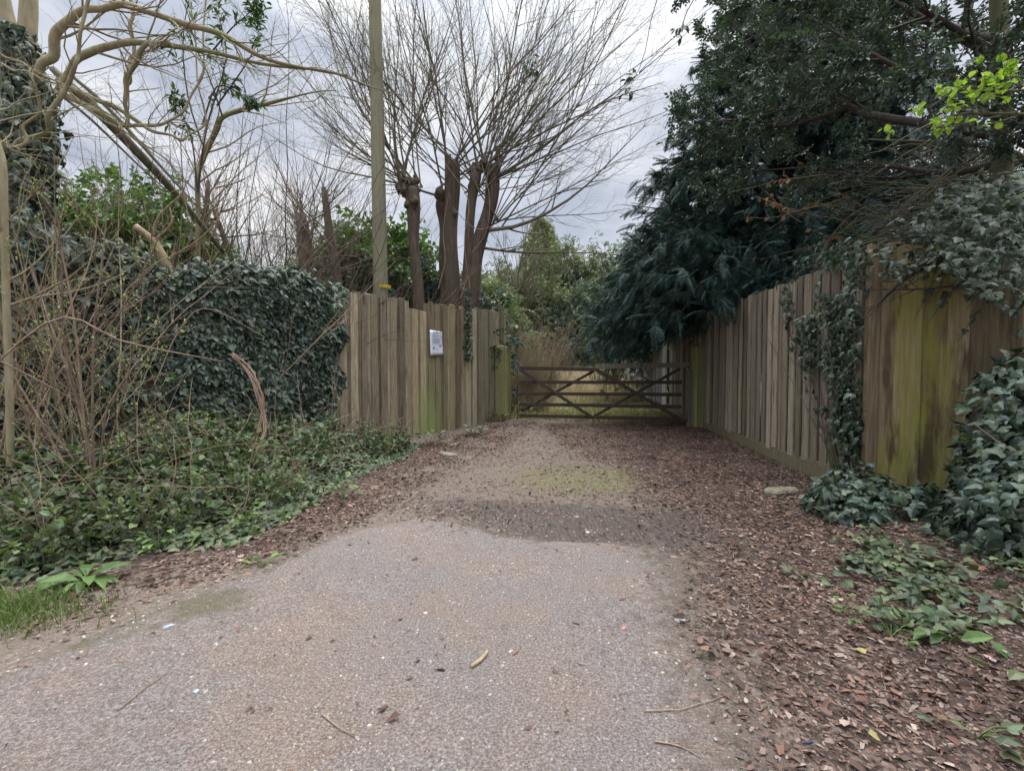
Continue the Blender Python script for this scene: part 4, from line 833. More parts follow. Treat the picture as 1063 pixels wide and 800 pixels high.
def sprays():     # loose leafy sprays hanging against the sky
    root = thing('holly_spray', 'thin hanging holly twigs with dark leaves against the sky at top centre', 'branch', P(690, -80, 6)); L_ = MB(); S = MB()
    for s in ([(760, -90, 6, .01), (690, -20, 6, .006), (668, 60, 6, .004), (655, 88, 6, .002)], [(770, -60, 6, .01), (720, 0, 6, .006), (704, 40, 6, .003)], [(690, -80, 6, .008), (560, -30, 6, .005), (548, 40, 6, .003), (552, 68, 6, .002)], [(780, 90, 6.5, .01), (720, 130, 6.5, .005), (690, 152, 6.5, .003)]):
        a, r_ = limb(s, 9); S.tubes(a, r_, 4); C, Rc = children(a[None], r_[None], 5, .12, .6, 4, lo=.75); S.tubes(C, Rc, 3); leaf_on(L_, C, Rc, 4, LEAF, .085, droop=.6)
    S.build('twigs', M_BARKD, root, origin=root.location); L_.build('leaves', M_HOLLY, root, origin=root.location)
sprays()
def bright_branch():
    b = P(1090, 70, 3.2); root = thing('leafy_branch', 'fresh lime green leafy branch reaching in from the right edge', 'branch', b); A = [limb(s, 9) for s in ([(1100, 120, 3.2, .012), (1030, 118, 3.2, .009), (980, 122, 3.2, .006), (912, 158, 3.2, .002)], [(1100, 90, 3.2, .012), (1040, 95, 3.2, .008), (1000, 90, 3.2, .005), (965, 112, 3.2, .002)], [(1095, 90, 3.1, .01), (1060, 80, 3.1, .006), (1040, 82, 3.1, .003), (1030, 90, 3.1, .002)])]
    C = np.array([a for a, _ in A]); Rb = np.array([r for _, r in A]); c, r_ = children(C, Rb, 12, .3, .8, 4, lo=.15); mb = MB(); mb.tubes(C, Rb, 5); mb.tubes(c, r_, 3); mb.build('twigs', M_BARK, root, origin=b)
    mb = MB(); leaf_on(mb, c, r_, 5, T_leaf(.36, .1, .12), .05, droop=.1, upn=.8, lo=.4); mb.build('leaves', M_LIME, root, origin=b)
bright_branch()
def tangle():      # bare twig thicket above the right fence
    b = np.array([5.0, 5.6, 0]); root = thing('bare_shrub', 'tangle of bare brown twigs leaning left above the right fence', 'shrub', b); mb = MB(); n = 90
    px_ = rng.uniform(1000, 1180, n); py_ = rng.uniform(120, 262, n); dd = rng.uniform(4.3, 6., n); st = np.array([P(a, c, d) for a, c, d in zip(px_, py_, dd)]); tgt = np.array([P(a, c, d) for a, c, d in zip(rng.uniform(790, 950, n), rng.uniform(190, 305, n), dd + rng.uniform(0, .8, n))])
    C = grow(st, tgt - st, np.linalg.norm(tgt - st, axis=1) * rng.uniform(.5, 1.05, n), 9, .07, (0, 0, -1), .01); Rb = taper(n, 9, .011, .003); c, r_ = children(C, Rb, 6, .35, .6, 5, tw=0)
    k = proj(c[:, -1])[1] < 300; c, r_ = c[k], r_[k]; mb.tubes(C, Rb, 4); mb.tubes(c, r_, 3)
    for s in ([(1130, 300, 5.2, .05), (1063, 222, 5.2, .04), (1015, 180, 5.2, .025), (960, 150, 5.3, .012), (900, 160, 5.5, .006)], [(1150, 260, 5., .04), (1063, 165, 5., .03), (1000, 150, 5., .02), (900, 145, 5.2, .008)], [(1130, 240, 5., .04), (1040, 225, 5., .025), (960, 240, 5.2, .015), (860, 285, 5.6, .006)]):
        a, q = limb(s); mb.tubes(a, q, 6)
    mb.tubes(np.array([b, b + [.3, -.1, 1.4], P(1130, 270, 5.2)]), [.06, .055, .05], 7)
    mb.build('stems', M_BARK, root, origin=b)
    # dead brown leaves still hanging
    st = P(880, 215, 6) + rv(14, .25); c = grow(st, np.array([-1, .3, .1]) + rv(14, .4), rng.uniform(.6, 1.3, 14), 7, .12); r_ = taper(14, 7, .005, .002); mb = MB(); mb.tubes(c, r_, 3); mb.build('dead_twigs', M_TWIG, root, origin=b)
    mb = MB(); leaf_on(mb, c, r_, 8, LITT, .075, droop=.6, lo=.3); mb.build('dead_leaves', M_DEADL, root, origin=b)
tangle()

# ================================================================== POLLARD TREE (centre)
def shoots_from(heads, n, fan, lng, r0, k=12, tw=.05, mb=None, trop=(0, 0, 1), wander=.06):
    q = rng.integers(0, len(heads), n); st = heads[q] + rv(n, .06); d = np.c_[rng.uniform(*fan[0], n), rng.uniform(*fan[1], n), rng.uniform(*fan[2], n)]
    C = grow(st, d, rng.uniform(*lng, n), k, wander, trop, tw); return C, taper(n, k, r0 * 1., .003) * rng.uniform(.55, 1.15, (n, 1))
def pollard(name, label, base, trunks, heads, groups, bark, shootm, budn=2, origin=None, extra=(), c1n=15, knobs=True):
    b = np.asarray(base, float); root = thing(name, label, 'tree', b); mb = MB()
    for s in trunks:
        a, r_ = limb(s, 12); ph = rng.uniform(0, 6); 
        r_ = r_ * .84; r_[-2] *= 1.22; r_[-3] *= 1.1; rough_tube(mb, a + np.c_[.02 * np.sin(np.arange(12) + ph), 0 * r_, 0 * r_], r_, seed=ph)
        if knobs:
            for _ in range(7): p = a[-1 - rng.integers(0, 3)] + rv(1, .06)[0]; rough_tube(mb, np.array([p - [0, 0, .13], p, p + rv(1, .05)[0], p + [0, 0, .15]]), np.array([.02, .085, .07, .03]) * rng.uniform(.6, 1.2), 9, .3, rng.uniform(0, 9), 6)
    mb.build('trunk', bark, root, origin=b); S = MB(); Bd = MB()
    for fan, n, lng, r0, tw in groups:
        C, Rb = shoots_from(heads, n, fan, lng, r0, tw=tw); S.tubes(C, Rb, 6); c0, r0_ = children(C, Rb, 3, .55, .45, 9, lo=.1, hi=.6, tw=.06, rr=.7, wander=.08); S.tubes(c0, r0_, 5); cc_, rr_ = children(c0, r0_, 8, .3, .65, 6, lo=.2, tw=.05, rr=.5, wander=.14); S.tubes(cc_, rr_, 3); leaf_on(Bd, cc_, rr_, budn + 1, LEAF, .024, lo=.3, droop=-.2); c1, r1 = children(C, Rb, c1n, .26, .7, 6, lo=.2, hi=.97, tw=.05, rr=.5, lmin=.25, wander=.14); S.tubes(c1, r1, 4); c2, r2 = children(c1, r1, 5, .55, .6, 4, lo=.25, tw=.03, lmin=.2, wander=.15); S.tubes(c2, r2, 3)
        leaf_on(Bd, c1, r1, budn, LEAF, .022, lo=.3, droop=-.2); leaf_on(Bd, c2, r2, budn, LEAF, .02, lo=.4, droop=-.2)
    for s in extra:
        a, r_ = limb(s, 12); S.tubes(a, r_, 6); c1, r1 = children(a[None], r_[None], 12, .22, .7, 6, tw=.05); S.tubes(c1, r1, 4); c2, r2 = children(c1, r1, 4, .4, .6, 4); S.tubes(c2, r2, 3); leaf_on(Bd, c2, r2, budn, LEAF, .03, lo=.4, droop=-.2)
    S.build('branches', shootm, root, origin=b); Bd.build('buds', M_BUD, root, origin=b)
D = 11.3
H = np.array([P(470, 175, D), P(497, 178, D), P(507, 185, D), P(487, 205, D + .2), P(460, 195, D), P(512, 232, D), P(500, 200, D - .2)])
pollard('pollarded_tree', 'large pollarded tree with thick cut trunks and a wide fan of bare shoots', [*P(478, 440, D)[:2], 0],
        [[(474, 460, D, .26), (473, 380, D, .25), (470, 300, D, .23), (467, 240, D, .19), (471, 168, D, .17)], [(484, 460, D, .26), (488, 330, D, .24), (494, 270, D, .22), (508, 215, D, .18), (511, 172, D, .155)],
         [(484, 330, D - .1, .14), (485, 270, D - .1, .13), (490, 215, D - .1, .13), (494, 175, D - .1, .13)], [(462, 330, D + .1, .13), (460, 250, D + .1, .11), (459, 205, D + .1, .14)]], H,
        [(((-.5, .25), (-.35, .3), (.9, 1.2)), 11, (4.5, 7.), .030, .02), (((.1, .8), (-.6, .5), (.75, 1.1)), 13, (4.0, 6.6), .028, .02), (((.6, 1.5), (-.6, .4), (.15, .7)), 9, (3.0, 5.2), .022, .02), (((-1.4, -.3), (-.6, .3), (.3, 1.)), 9, (3.2, 6.), .020, .02), (((.25, 1.25), (-.6, .6), (.4, 1.0)), 12, (4.5, 7.5), .018, .0)], M_BARKR, M_SHOOT,
        extra=[[(498, 240, D, .05), (545, 232, D, .04), (600, 200, D, .025), (650, 150, D, .012), (680, 120, D, .004)], [(492, 256, D, .04), (540, 262, D, .025), (600, 262, D, .015), (680, 268, D, .006)], [(508, 190, D, .04), (560, 155, D, .03), (620, 110, D, .016), (690, 85, D, .005)],
               [(460, 205, D, .03), (400, 187, D, .02), (330, 170, D, .012), (250, 120, D, .005)]])
D2 = 10.2
pollard('pollarded_tree', 'slim reddish pollarded trunk between the pole and the large pollarded tree', [*P(434, 440, D2)[:2], 0], [[(434, 460, D2, .15), (434, 330, D2, .14), (431, 260, D2, .13), (428, 195, D2, .13)], [(430, 230, D2, .07), (424, 205, D2, .08), (418, 190, D2, .05)]],
        np.array([P(428, 192, D2), P(420, 195, D2), P(436, 196, D2)]), [(((-.8, -.1), (-.3, .3), (.9, 1.2)), 8, (4.5, 6.5), .026, .02), (((-1.5, -.6), (-.4, .3), (.3, .9)), 7, (3., 5.5), .020, .03), (((-.2, .25), (-.3, .3), (1, 1.2)), 5, (4.5, 6), .028, .02)], M_BARKR, M_SHOOT)
# vines hanging on the pollard
root = thing('vine', 'pale thin vines looping down the large pollarded trunks', 'vine', P(470, 300, 10.2)); mb = MB()
for s in ([(462, 170, 10.9, .01), (480, 195, 10.9, .01), (487, 215, 10.9, .009), (482, 250, 10.9, .009), (488, 300, 10.9, .012)], [(512, 235, 10.9, .01), (498, 238, 10.9, .009), (486, 232, 10.9, .008), (470, 215, 10.9, .007)], [(500, 170, 10.9, .008), (508, 205, 10.9, .008), (505, 240, 10.9, .007), (490, 262, 10.9, .007)],
          [(455, 300, 10.6, .013), (462, 270, 10.7, .010), (460, 240, 10.8, .009), (466, 200, 10.9, .007)], [(478, 310, 10.6, .013), (486, 280, 10.7, .01), (484, 240, 10.1, .008)]):
    a, r_ = limb(s, 14); mb.tubes(a, r_, 5)
mb.build('stems', M_TWIG, root, origin=root.location)

# cut brown stumps / brush behind the left fence
def stumpy(label, spec, D, n, sh=(1.0, 2.0), fan=((-1, 1), (-.2, .6), (.2, 1.1)), m=M_PINK, group='cut trees regrowing behind the left fence'):
    s0 = spec[0]; b = P(s0[0], 440, D); b[2] = 0; root = thing('coppiced_tree', label, 'tree', b, group); mb = MB(); sp_ = [(x, y, D, r_) for x, y, r_ in spec]; a, r_ = limb(sp_, 10); a[0, 2] = 0; mb.tubes(a, r_, 10, cap=True); mb.build('trunk', M_BARKR, root, origin=b)
    C, Rb = shoots_from(a[3:], n, fan, sh, .014, k=8, tw=.04, wander=.08); mb = MB(); mb.tubes(C, Rb, 4); c, r2 = children(C, Rb, 7, .4, .6, 5); mb.tubes(c, r2, 3); mb.build('shoots', m, root, origin=b)
stumpy('thin brown stump left of the pole leaning slightly left', [(352, 330, .10), (349, 280, .09), (342, 240, .08), (336, 195, .05)], 9.6, 26)
stumpy('thick brown stump beneath the dome of fine twigs', [(322, 330, .17), (320, 290, .16), (316, 250, .15), (312, 222, .10)], 10.4, 60, (1., 2.2))
stumpy('pale cut stem standing at the middle of the ivy fence', [(211, 300, .055), (212, 262, .045), (214, 225, .04), (216, 188, .03)], 7.6, 16, (.5, 1.4), m=M_TWIG)
stumpy('short orange brown cut stem right of the pale cut stem', [(246, 300, .05), (240, 270, .045), (232, 245, .04), (222, 218, .03)], 7.9, 18, (.5, 1.4), m=M_TWIG)
def brush(label, c, n, sh, rr, D, m=M_PINK, k=9, fan=((-1, 1), (-.7, .7), (.25, 1.2)), r0=.016, sub=8, group=None, name='twiggy_shrub', sp_=.35, tw=.03):
    b = np.array([c[0], c[1], gz(c[0], c[1])]); root = thing(name, label, 'shrub', b, group); heads = b + rv(14, sp_) * [1, .22, 0]; heads[:, 2] = b[2]
    C, Rb = shoots_from(heads, n, fan, sh, r0, k=k, tw=tw, wander=.05); mb = MB(); mb.tubes(C, Rb, 4); c1, r1 = children(C, Rb, sub, .33, .5, 6, lo=.2, tw=.05); mb.tubes(c1, r1, 3); c2, r2 = children(c1, r1, 3, .4, .5, 4); mb.tubes(c2, r2, 3); mb.build('stems', m, root, origin=b); return root
g_ = 'bare bushes behind the left fence'
brush('rounded dome of fine grey brown twigs behind the ivy fence', P(300, 420, 14)[:2], 90, (5.8, 7.6), .0, 14, m=M_BARKR, sub=10, fan=((-.75, .75), (-.4, .4), (.8, 1.1)), r0=.022, group=g_, sp_=.5)
brush('dense pinkish brown brushwood just behind the ivy fence beside the pole', P(290, 440, 9.8)[:2], 260, (3.2, 4.9), .0, 9.2, fan=((-1.1, 1.1), (0, .5), (.55, 1.1)), group=g_, sp_=1.2)
brush('brown brushwood between the pole and the pollarded trees', P(405, 440, 11.2)[:2], 60, (3.4, 4.8), .0, 9.9, fan=((-.9, .6), (.1, .5), (.6, 1.1)), group=g_, sp_=.4)
brush('tan brush rising behind the left half of the ivy fence', P(150, 440, 6.6)[:2], 50, (3.0, 4.6), .0, 6.6, m=M_TWIG, fan=((-.9, .9), (-.1, .5), (.7, 1.1)), group=g_, sp_=.7)
# laurels
bush('laurel_bush', 'bright green laurel showing through twigs above the ivy fence at left', 'shrub', np.array([*P(120, 300, 7.6)[:2], 1.9]), (2.0, 1.0, 2.15), 330, 26, .2, SPRIG, .26, M_LAUREL, thick=.6, seed=7., half=-.7, up=.3)
bush('laurel_bush', 'dark green laurel clump between the dome of twigs and the pole', 'shrub', np.array([*P(385, 300, 12.5)[:2], 2.1]), (1.9, 1.2, 2.9), 260, 24, .24, SPRIG, .36, M_LAUREL, thick=.6, seed=9., half=-.7)
bush('evergreen_shrub', 'very dark evergreen mass low behind the boards right of the pole', 'shrub', np.array([*P(425, 330, 12)[:2], 1.4]), (2.2, .8, 2.0), 220, 22, .22, SPRIG, .3, M_FIR, thick=.6, seed=10., half=-.7)
bush('evergreen_shrub', 'low dark shrub behind the twig dome far left of the pole', 'shrub', np.array([*P(265, 330, 13)[:2], 1.5]), (3.0, 1., 2.1), 240, 20, .26, SPRIG, .34, M_BACKG, thick=.6, seed=11., half=-.7)
bush('evergreen_shrub', 'dark green shrub at the far left edge behind the ivy fence', 'shrub', np.array([*P(-30, 330, 6.6)[:2], 1.6]), (1.8, .9, 1.7), 200, 22, .2, SPRIG, .24, M_LAUREL, thick=.6, seed=12., half=-.7)

# ================================================================== BEYOND THE GATE
g_ = 'mixed shrubs beyond the gate'
bush('background_shrub', 'bluish evergreen shrub straight beyond the middle of the gate', 'shrub', np.array([*P(600, 340, 36)[:2], 2.2]), (4.2, 2.4, 4.2), 300, 22, .3, SPRIG, .42, M_BACKB, thick=.5, seed=1., half=-.5, group=g_)
bush('background_shrub', 'darker shrub touching the yew at the right of the lane end', 'shrub', np.array([*P(655, 345, 36)[:2], 2.0]), (3.9, 2.4, 3.6), 240, 22, .3, SPRIG, .36, M_HOLLY, thick=.5, seed=2., half=-.5, group=g_)
bush('background_shrub', 'yellow green shrub left of the lane end above the straw plants', 'shrub', np.array([*P(545, 320, 36)[:2], 3.0]), (5., 2.4, 5.0), 340, 22, .35, SPRIG, .45, M_BACKG, thick=.5, seed=3., half=-.5, group=g_)
bush('background_shrub', 'tall mixed green shrub rising behind the bluish one', 'shrub', np.array([*P(600, 300, 42)[:2], 5.2]), (7.5, 2.4, 7.2), 340, 22, .42, SPRIG, .5, M_BACKG, thick=.6, seed=4., half=-.5, group=g_)
bush('background_shrub', 'green shrub seen between the pollarded trunks and the lane end', 'shrub', np.array([*P(490, 320, 20)[:2], 2.0]), (2.6, 1.5, 2.9), 240, 22, .3, SPRIG, .42, M_BACKG, thick=.6, seed=5., half=-.5, group=g_)
# tall golden conifer far off
b = P(562, 383, 52); b[2] = .5; root = thing('conifer', 'tall golden green pointed conifer far beyond the gate', 'tree', b); mb = MB(); mb.tubes(np.array([b, b + [0, 0, 6], b + [0, 0, 16.5]]), [.3, .2, .03], 8); mb.build('trunk', M_BARKD, root, origin=b)
n = 5200; z = rng.uniform(0, 1, n) ** 1.2; a = rng.uniform(0, 6.28, n); r_ = (4.6 * (1 - z) ** .8 + .1) * (1 + .2 * np.sin(a * 5 + z * 9)) * rng.uniform(.45, 1.15, n) ** .5; p = b + np.c_[np.cos(a) * r_, np.sin(a) * r_, 1.5 + z * 15]; mb = MB(); foliage(mb, p, np.c_[np.cos(a), np.sin(a), .3 + 0 * a], FROND, .75); mb.build('crown', M_GOLD, root, origin=b)
# bare trees far beyond
for lb, px, h, D_ in (('bare leafless tree far behind the golden conifer', 590, 13, 42), ('pale bare tree far behind the shrubs left of the fir', 655, 10, 40), ('bare leafless tree just right of the pollarded trunks far away', 535, 12, 34)):
    b = P(px, 383, D_); b[2] = 0; root = thing('bare_tree', lb, 'tree', b, 'bare trees on the skyline beyond the gate'); tr = np.array([b + [0, 0, h * .55 * q] + rv(1, .1)[0] * q for q in np.linspace(0, 1, 8)]); mb = MB(); mb.tubes(tr, np.linspace(.28, .12, 8), 8); mb.build('trunk', M_BARK, root, origin=b)
    C, Rb = shoots_from(tr[3:], 26, ((-.7, .7), (-.5, .5), (.5, 1.1)), (h * .25, h * .5), .08, k=8, wander=.1); S = MB(); S.tubes(C, Rb, 4); c1, r1 = children(C, Rb, 9, .45, .6, 6); S.tubes(c1, np.maximum(r1, .012), 3); c2, r2 = children(c1, r1, 5, .5, .6, 5); S.tubes(c2, np.maximum(r2, .009), 3); S.build('crown', M_BARK, root, origin=b)
brush('straw coloured dead plant clump just behind the left gate post', P(550, 420, 13.2)[:2], 240, (1.8, 2.8), .0, 13, m=M_STRAW, fan=((-.25, .75), (-.3, .3), (.8, 1.1)), r0=.009, sub=4, sp_=.42, name='dead_plant')
brush('bare grey bush with pale stems in front of the bluish shrub', P(610, 400, 30)[:2], 26, (1.6, 3.4), .0, 30, m=M_BARK, fan=((-.9, .9), (-.3, .3), (.5, 1.1)), r0=.016, sub=6, sp_=.4)

# ================================================================== LEFT FOREGROUND: ivy clad trunk, arching branches, leaning trunk
def left_tree():
    b = P(22, 520, 4.9); b[2] = .1; root = thing('ivy_clad_tree', 'old tree at the left edge smothered in dark ivy with pale limbs', 'tree', b); mb = MB()
    a, r_ = limb([(20, 520, 4.9, .16), (22, 400, 4.9, .15), (22, 250, 4.9, .14), (24, 100, 4.9, .13), (20, 30, 4.9, .10)], 12); mb.tubes(a, r_, 10)
    for s in ([(22, 60, 4.9, .09), (5, 20, 4.9, .08), (-8, -60, 4.9, .06)], [(26, 60, 4.9, .08), (30, 0, 4.9, .07), (26, -80, 4.9, .06)]):
        q, w = limb(s, 8); mb.tubes(q, w, 8)
    mb.build('trunk', M_PALE, root, origin=b); S = MB(); D_ = 4.7
    specs = [[(40, 80, D_, .03), (50, 60, D_, .038), (62, 38, D_, .038), (84, 14, D_, .034), (120, 7, D_, .030), (165, 14, D_, .026), (215, 32, D_ + .1, .022), (290, 60, D_ + .3, .016), (360, 78, D_ + .5, .008)],
             [(60, 95, D_, .02), (80, 62, D_, .030), (110, 48, D_, .028), (150, 45, D_, .026), (205, 48, D_ + .1, .022), (270, 64, D_ + .3, .016), (350, 80, D_ + .5, .010), (420, 96, D_ + .8, .004)],
             [(130, 130, D_, .010), (132, 90, D_, .02), (145, 55, D_, .022), (165, 45, D_, .02), (180, 48, D_, .016)],
             [(203, 400, 6.7, .03), (205, 220, 6.7, .03), (210, 165, 6.7, .034), (228, 128, 6.6, .032), (260, 110, 6.6, .026), (310, 98, 6.6, .012), (350, 92, 6.6, .005)],
             [(10, 155, 4.4, .016), (40, 140, 4.4, .018), (64, 100, 4.4, .018), (80, 60, 4.4, .015), (90, 0, 4.4, .013), (95, -50, 4.4, .01)],
             [(0, 130, 4.0, .007), (6, 154, 4.1, .014), (28, 140, 4.2, .012), (34, 90, 4.2, .01), (20, 60, 4.2, .006)],
             [(60, 95, 4.8, .025), (110, 120, 4.8, .02), (150, 133, 4.8, .016), (185, 120, 4.9, .012), (205, 80, 5, .010), (215, 10, 5.1, .008), (220, -40, 5.1, .006)],
             [(60, 85, 4.8, .025), (120, 110, 4.8, .02), (165, 140, 4.8, .014), (195, 145, 4.9, .010), (212, 120, 5, .008), (205, 70, 5, .007), (196, 0, 5, .006)],
             [(130, 90, 5.1, .02), (138, 60, 5.1, .02), (137, 20, 5.1, .017), (130, -40, 5.1, .013)], [(0, 55, 4.4, .008), (40, 75, 4.4, .008), (100, 110, 4.5, .007), (150, 150, 4.6, .005)],
             [(0, 70, 4.6, .008), (50, 82, 4.6, .009), (120, 130, 4.7, .008), (180, 180, 4.9, .006), (200, 240, 5, .004)]]
    A = [limb(s, 14) for s in specs]
    A = [(smooth(a + rv(14, .018) * [1, 1, 1], 14), r_ * rng.uniform(.88, 1.15, 14)) for a, r_ in A]
    for a, r_ in A: rough_tube(S, a, r_ * 1.05, 9, .13, rng.uniform(0, 9), 7)
    C = np.array([a for a, _ in A]); Rb = np.array([r for _, r in A]); c1, r1 = children(C, Rb, 17, .38, .8, 8, lo=.1, wander=.15, tw=.02, rr=.4); S.tubes(c1, r1, 4); c2, r2 = children(c1, r1, 4, .5, .7, 6, wander=.12, tw=.02); S.tubes(c2, r2, 3)
    S.build('branches', M_PALE, root, origin=b)
    n = 7500; t = rng.uniform(0, 1, n); z = .2 + t * (P(20, 28, 4.9)[2] - .25); ang = rng.uniform(0, 6.28, n); rr = .25 + .08 * noise(np.c_[np.cos(ang), np.sin(ang), z * 1.6], 1.2) + .04 * rng.normal(size=n); rr = rr * (1 - .35 * sstep(.85, 1, t)); ctr = P(20, 250, 4.9)
    p = np.c_[ctr[0] + np.cos(ang) * rr * 1.15, ctr[1] + np.sin(ang) * rr, z]; nr = np.c_[np.cos(ang), np.sin(ang), .3 + 0 * ang] + rv(n, .35); mb = MB(); mb.inst(*IVY, frames(norm(np.array([0, 0, -1.]) + rv(n, .4)), nr, .085 * rng.uniform(.5, 1.25, n)), p); mb.build('ivy_coat', M_IVY, root, origin=b)
left_tree()
root = thing('leaning_trunk', 'dead brown trunk leaning down to the right beneath the arching pale branches', 'tree', P(60, 80, 5.3)); mb = MB()
for s in ([(55, 72, 5.3, .035), (90, 105, 5.3, .05), (140, 155, 5.6, .05), (190, 210, 6.2, .038), (232, 262, 6.8, .025)], [(70, 75, 5.2, .016), (110, 110, 5.2, .02), (160, 165, 5.2, .016), (205, 215, 5.2, .008)], [(50, 90, 5.1, .012), (90, 120, 5.1, .014), (140, 168, 5.1, .010), (175, 200, 5.1, .006)]):
    a, r_ = limb(s); mb.tubes(a, r_, 8, cap=True)
mb.build('stems', M_BARK, root, origin=root.location)
# cut stub with twigs on the ivy top
root = thing('cut_branch', 'sawn brown branch stub poking up from the ivy fence top', 'branch', P(172, 275, 5.9)); mb = MB()
for s in ([(178, 285, 5.9, .05), (165, 258, 5.9, .045), (156, 247, 5.9, .04), (141, 235, 5.9, .036)], [(158, 247, 5.9, .02), (165, 225, 5.9, .016), (190, 200, 5.9, .008)], [(160, 250, 5.9, .016), (178, 232, 5.9, .012), (176, 215, 5.9, .006)], [(172, 270, 5.9, .016), (205, 250, 5.9, .010), (230, 225, 5.9, .005)]):
    a, r_ = limb(s, 9); mb = MB(); mb.tubes(a, r_, 8, cap=True); mb.build('stub' if s[0][0] == 178 else 'twig', M_STICK, root, origin=a[0])
# pale sapling far left
root = thing('sapling', 'smooth pale sapling stem at the extreme left with long side twigs', 'tree', v3(gA(10, 600), .05)); mb = MB()
a, r_ = limb([(12, 600, 3.6, .024), (10, 420, 3.6, .024), (6, 300, 3.6, .024), (4, 220, 3.6, .024), (3, 170, 3.6, .022), (-8, 130, 3.6, .018), (-25, 60, 3.6, .015)], 14); a[0, 2] = .05; mb.tubes(a, r_, 9); c1, r1 = children(a[None], r_[None], 16, .35, .9, 9, wander=.15, lo=.3, rr=.35); mb.tubes(c1, r1, 4); c2, r2 = children(c1, r1, 4, .4, .7, 6); mb.tubes(c2, r2, 3)
mb.build('stems', M_PALE, root, origin=root.location)
# leafy privet-like branches against the sky upper left
def leafy_twigs(name, label, specs, m, size, n, sub=8, bark=M_BARKD, tpl=LEAF):
    A = [limb(s, 10) for s in specs]; root = thing(name, label, 'branch', A[0][0][0]); C = np.array([a for a, _ in A]); Rb = np.array([r for _, r in A]); c1, r1 = children(C, Rb, sub, .25, .7, 6, lo=.35); S = MB(); S.tubes(C, Rb, 5); S.tubes(c1, r1, 3); S.build('twigs', bark, root, origin=root.location)
    mb = MB(); leaf_on(mb, c1, r1, n, tpl, size, droop=.8, lo=.2); leaf_on(mb, C[:, 4:], Rb[:, 4:], n, tpl, size, droop=.8, lo=.1); mb.build('leaves', m, root, origin=root.location)
leafy_twigs('leafy_branch', 'drooping dark green leafy twigs hanging against the sky at upper left', [[(205, 200, 5.3, .012), (215, 130, 5.3, .010), (235, 60, 5.4, .007), (225, 10, 5.4, .004)], [(210, 150, 5.3, .01), (195, 100, 5.3, .008), (190, 40, 5.3, .006), (200, -20, 5.3, .003)], [(225, 110, 5.3, .01), (250, 75, 5.3, .007), (268, 40, 5.3, .005), (262, 0, 5.3, .003)], [(215, 60, 5.3, .01), (240, 30, 5.3, .007), (262, 10, 5.3, .005), (280, -20, 5.3, .003)], [(205, 200, 5.3, .01), (200, 150, 5.3, .008), (190, 120, 5.3, .006), (182, 100, 5.3, .003)], [(210, 130, 5.3, .01), (225, 90, 5.3, .008), (250, 98, 5.3, .006), (262, 108, 5.3, .003)]],
            leafmat('privet_leaf', [(.03, .06, .025), (.05, .10, .03), (.09, .16, .05)], rough=.4, transl=.25), .075, 8, sub=16, tpl=LONG)

# foreground elder shrub (left)
def elder():
    b = G(92, 548); root = thing('elder_shrub', 'bare many stemmed shrub with tiny buds in front of the ivy fence', 'shrub', b); S = MB(); D_ = 3.7
    sp_ = [[(96, 545, D_, .02), (95, 480, D_, .017), (75, 400, D_, .013), (50, 330, D_, .010), (30, 270, D_, .006)], [(100, 545, D_, .02), (90, 470, D_, .015), (82, 380, D_, .012), (72, 300, D_, .010), (55, 225, D_, .006)], [(102, 545, D_, .018), (96, 440, D_, .012), (98, 340, D_, .011), (105, 280, D_, .008), (112, 210, D_, .004)],
           [(96, 545, D_, .018), (60, 470, D_, .015), (20, 400, D_, .012), (-15, 345, D_, .009)], [(100, 540, D_, .015), (108, 440, D_, .010), (120, 410, D_, .010), (140, 380, D_, .006), (170, 350, D_, .004)], [(98, 500, D_, .012), (130, 465, D_, .010), (165, 440, D_, .007), (205, 440, D_, .004)], [(98, 520, D_, .012), (84, 430, D_, .010), (66, 350, D_, .009), (64, 270, D_, .007), (58, 215, D_, .004)],
           [(90, 500, D_, .012), (60, 455, D_, .010), (20, 420, D_, .008), (-20, 400, D_, .006)], [(100, 510, D_, .010), (125, 420, D_, .008), (145, 330, D_, .006), (150, 270, D_, .003)]]
    A = [limb(s, 12) for s in sp_]
    A = [(a, q * .68) for a, q in A]
    for a, r_ in A: S.tubes(a, r_, 6)
    C = np.array([a for a, _ in A]); Rb = np.array([r for _, r in A]); c1, r1 = children(C, Rb, 13, .36, .7, 7, lo=.2, wander=.12, tw=.06, rr=.5); S.tubes(c1, r1, 4); c2, r2 = children(c1, r1, 3, .45, .7, 5, tw=.05); S.tubes(c2, r2, 3)
    for s in ([(-30, 400, 3., .005), (60, 330, 3.2, .006), (130, 355, 3.4, .006), (230, 375, 3.8, .003)], [(-30, 360, 3., .005), (40, 395, 3.2, .005), (84, 420, 3.4, .003)], [(160, 400, 4., .006), (185, 345, 4.2, .006), (215, 320, 4.3, .005), (275, 350, 4.5, .003)]):
        a, r_ = limb(s); S.tubes(a, r_, 4)
    S.build('stems', M_PINK, root, origin=b); mb = MB(); leaf_on(mb, c1, r1, 3, LEAF, .022, lo=.3, droop=-.2); leaf_on(mb, c2, r2, 3, LEAF, .02, lo=.3, droop=-.2); mb.build('buds', M_BUD, root, origin=b)
elder()
# curved dead vine bundle
root = thing('dead_vine', 'bundle of dead brown vines curving down in front of the ivy', 'vine', P(262, 490, 5.1)); mb = MB()
for k in range(7):
    j = lambda a: rng.normal(0, a); s = [(241 + j(1), 370 + j(2), 5.3, .008), (258 + j(2), 384, 5.2, .008), (269 + j(3), 412, 5.1, .007), (272 + j(4), 445, 5.0, .006), (264 + j(7), 475, 4.75, .004), (253 + j(13), 500 + j(6), 4.8, .004)]; a, r_ = limb(s, 14); mb.tubes(a, r_, 5)
mb.build('stems', barkmat('reddish_vine', (.17, .11, .08), (.32, .22, .165)), root, origin=root.location)
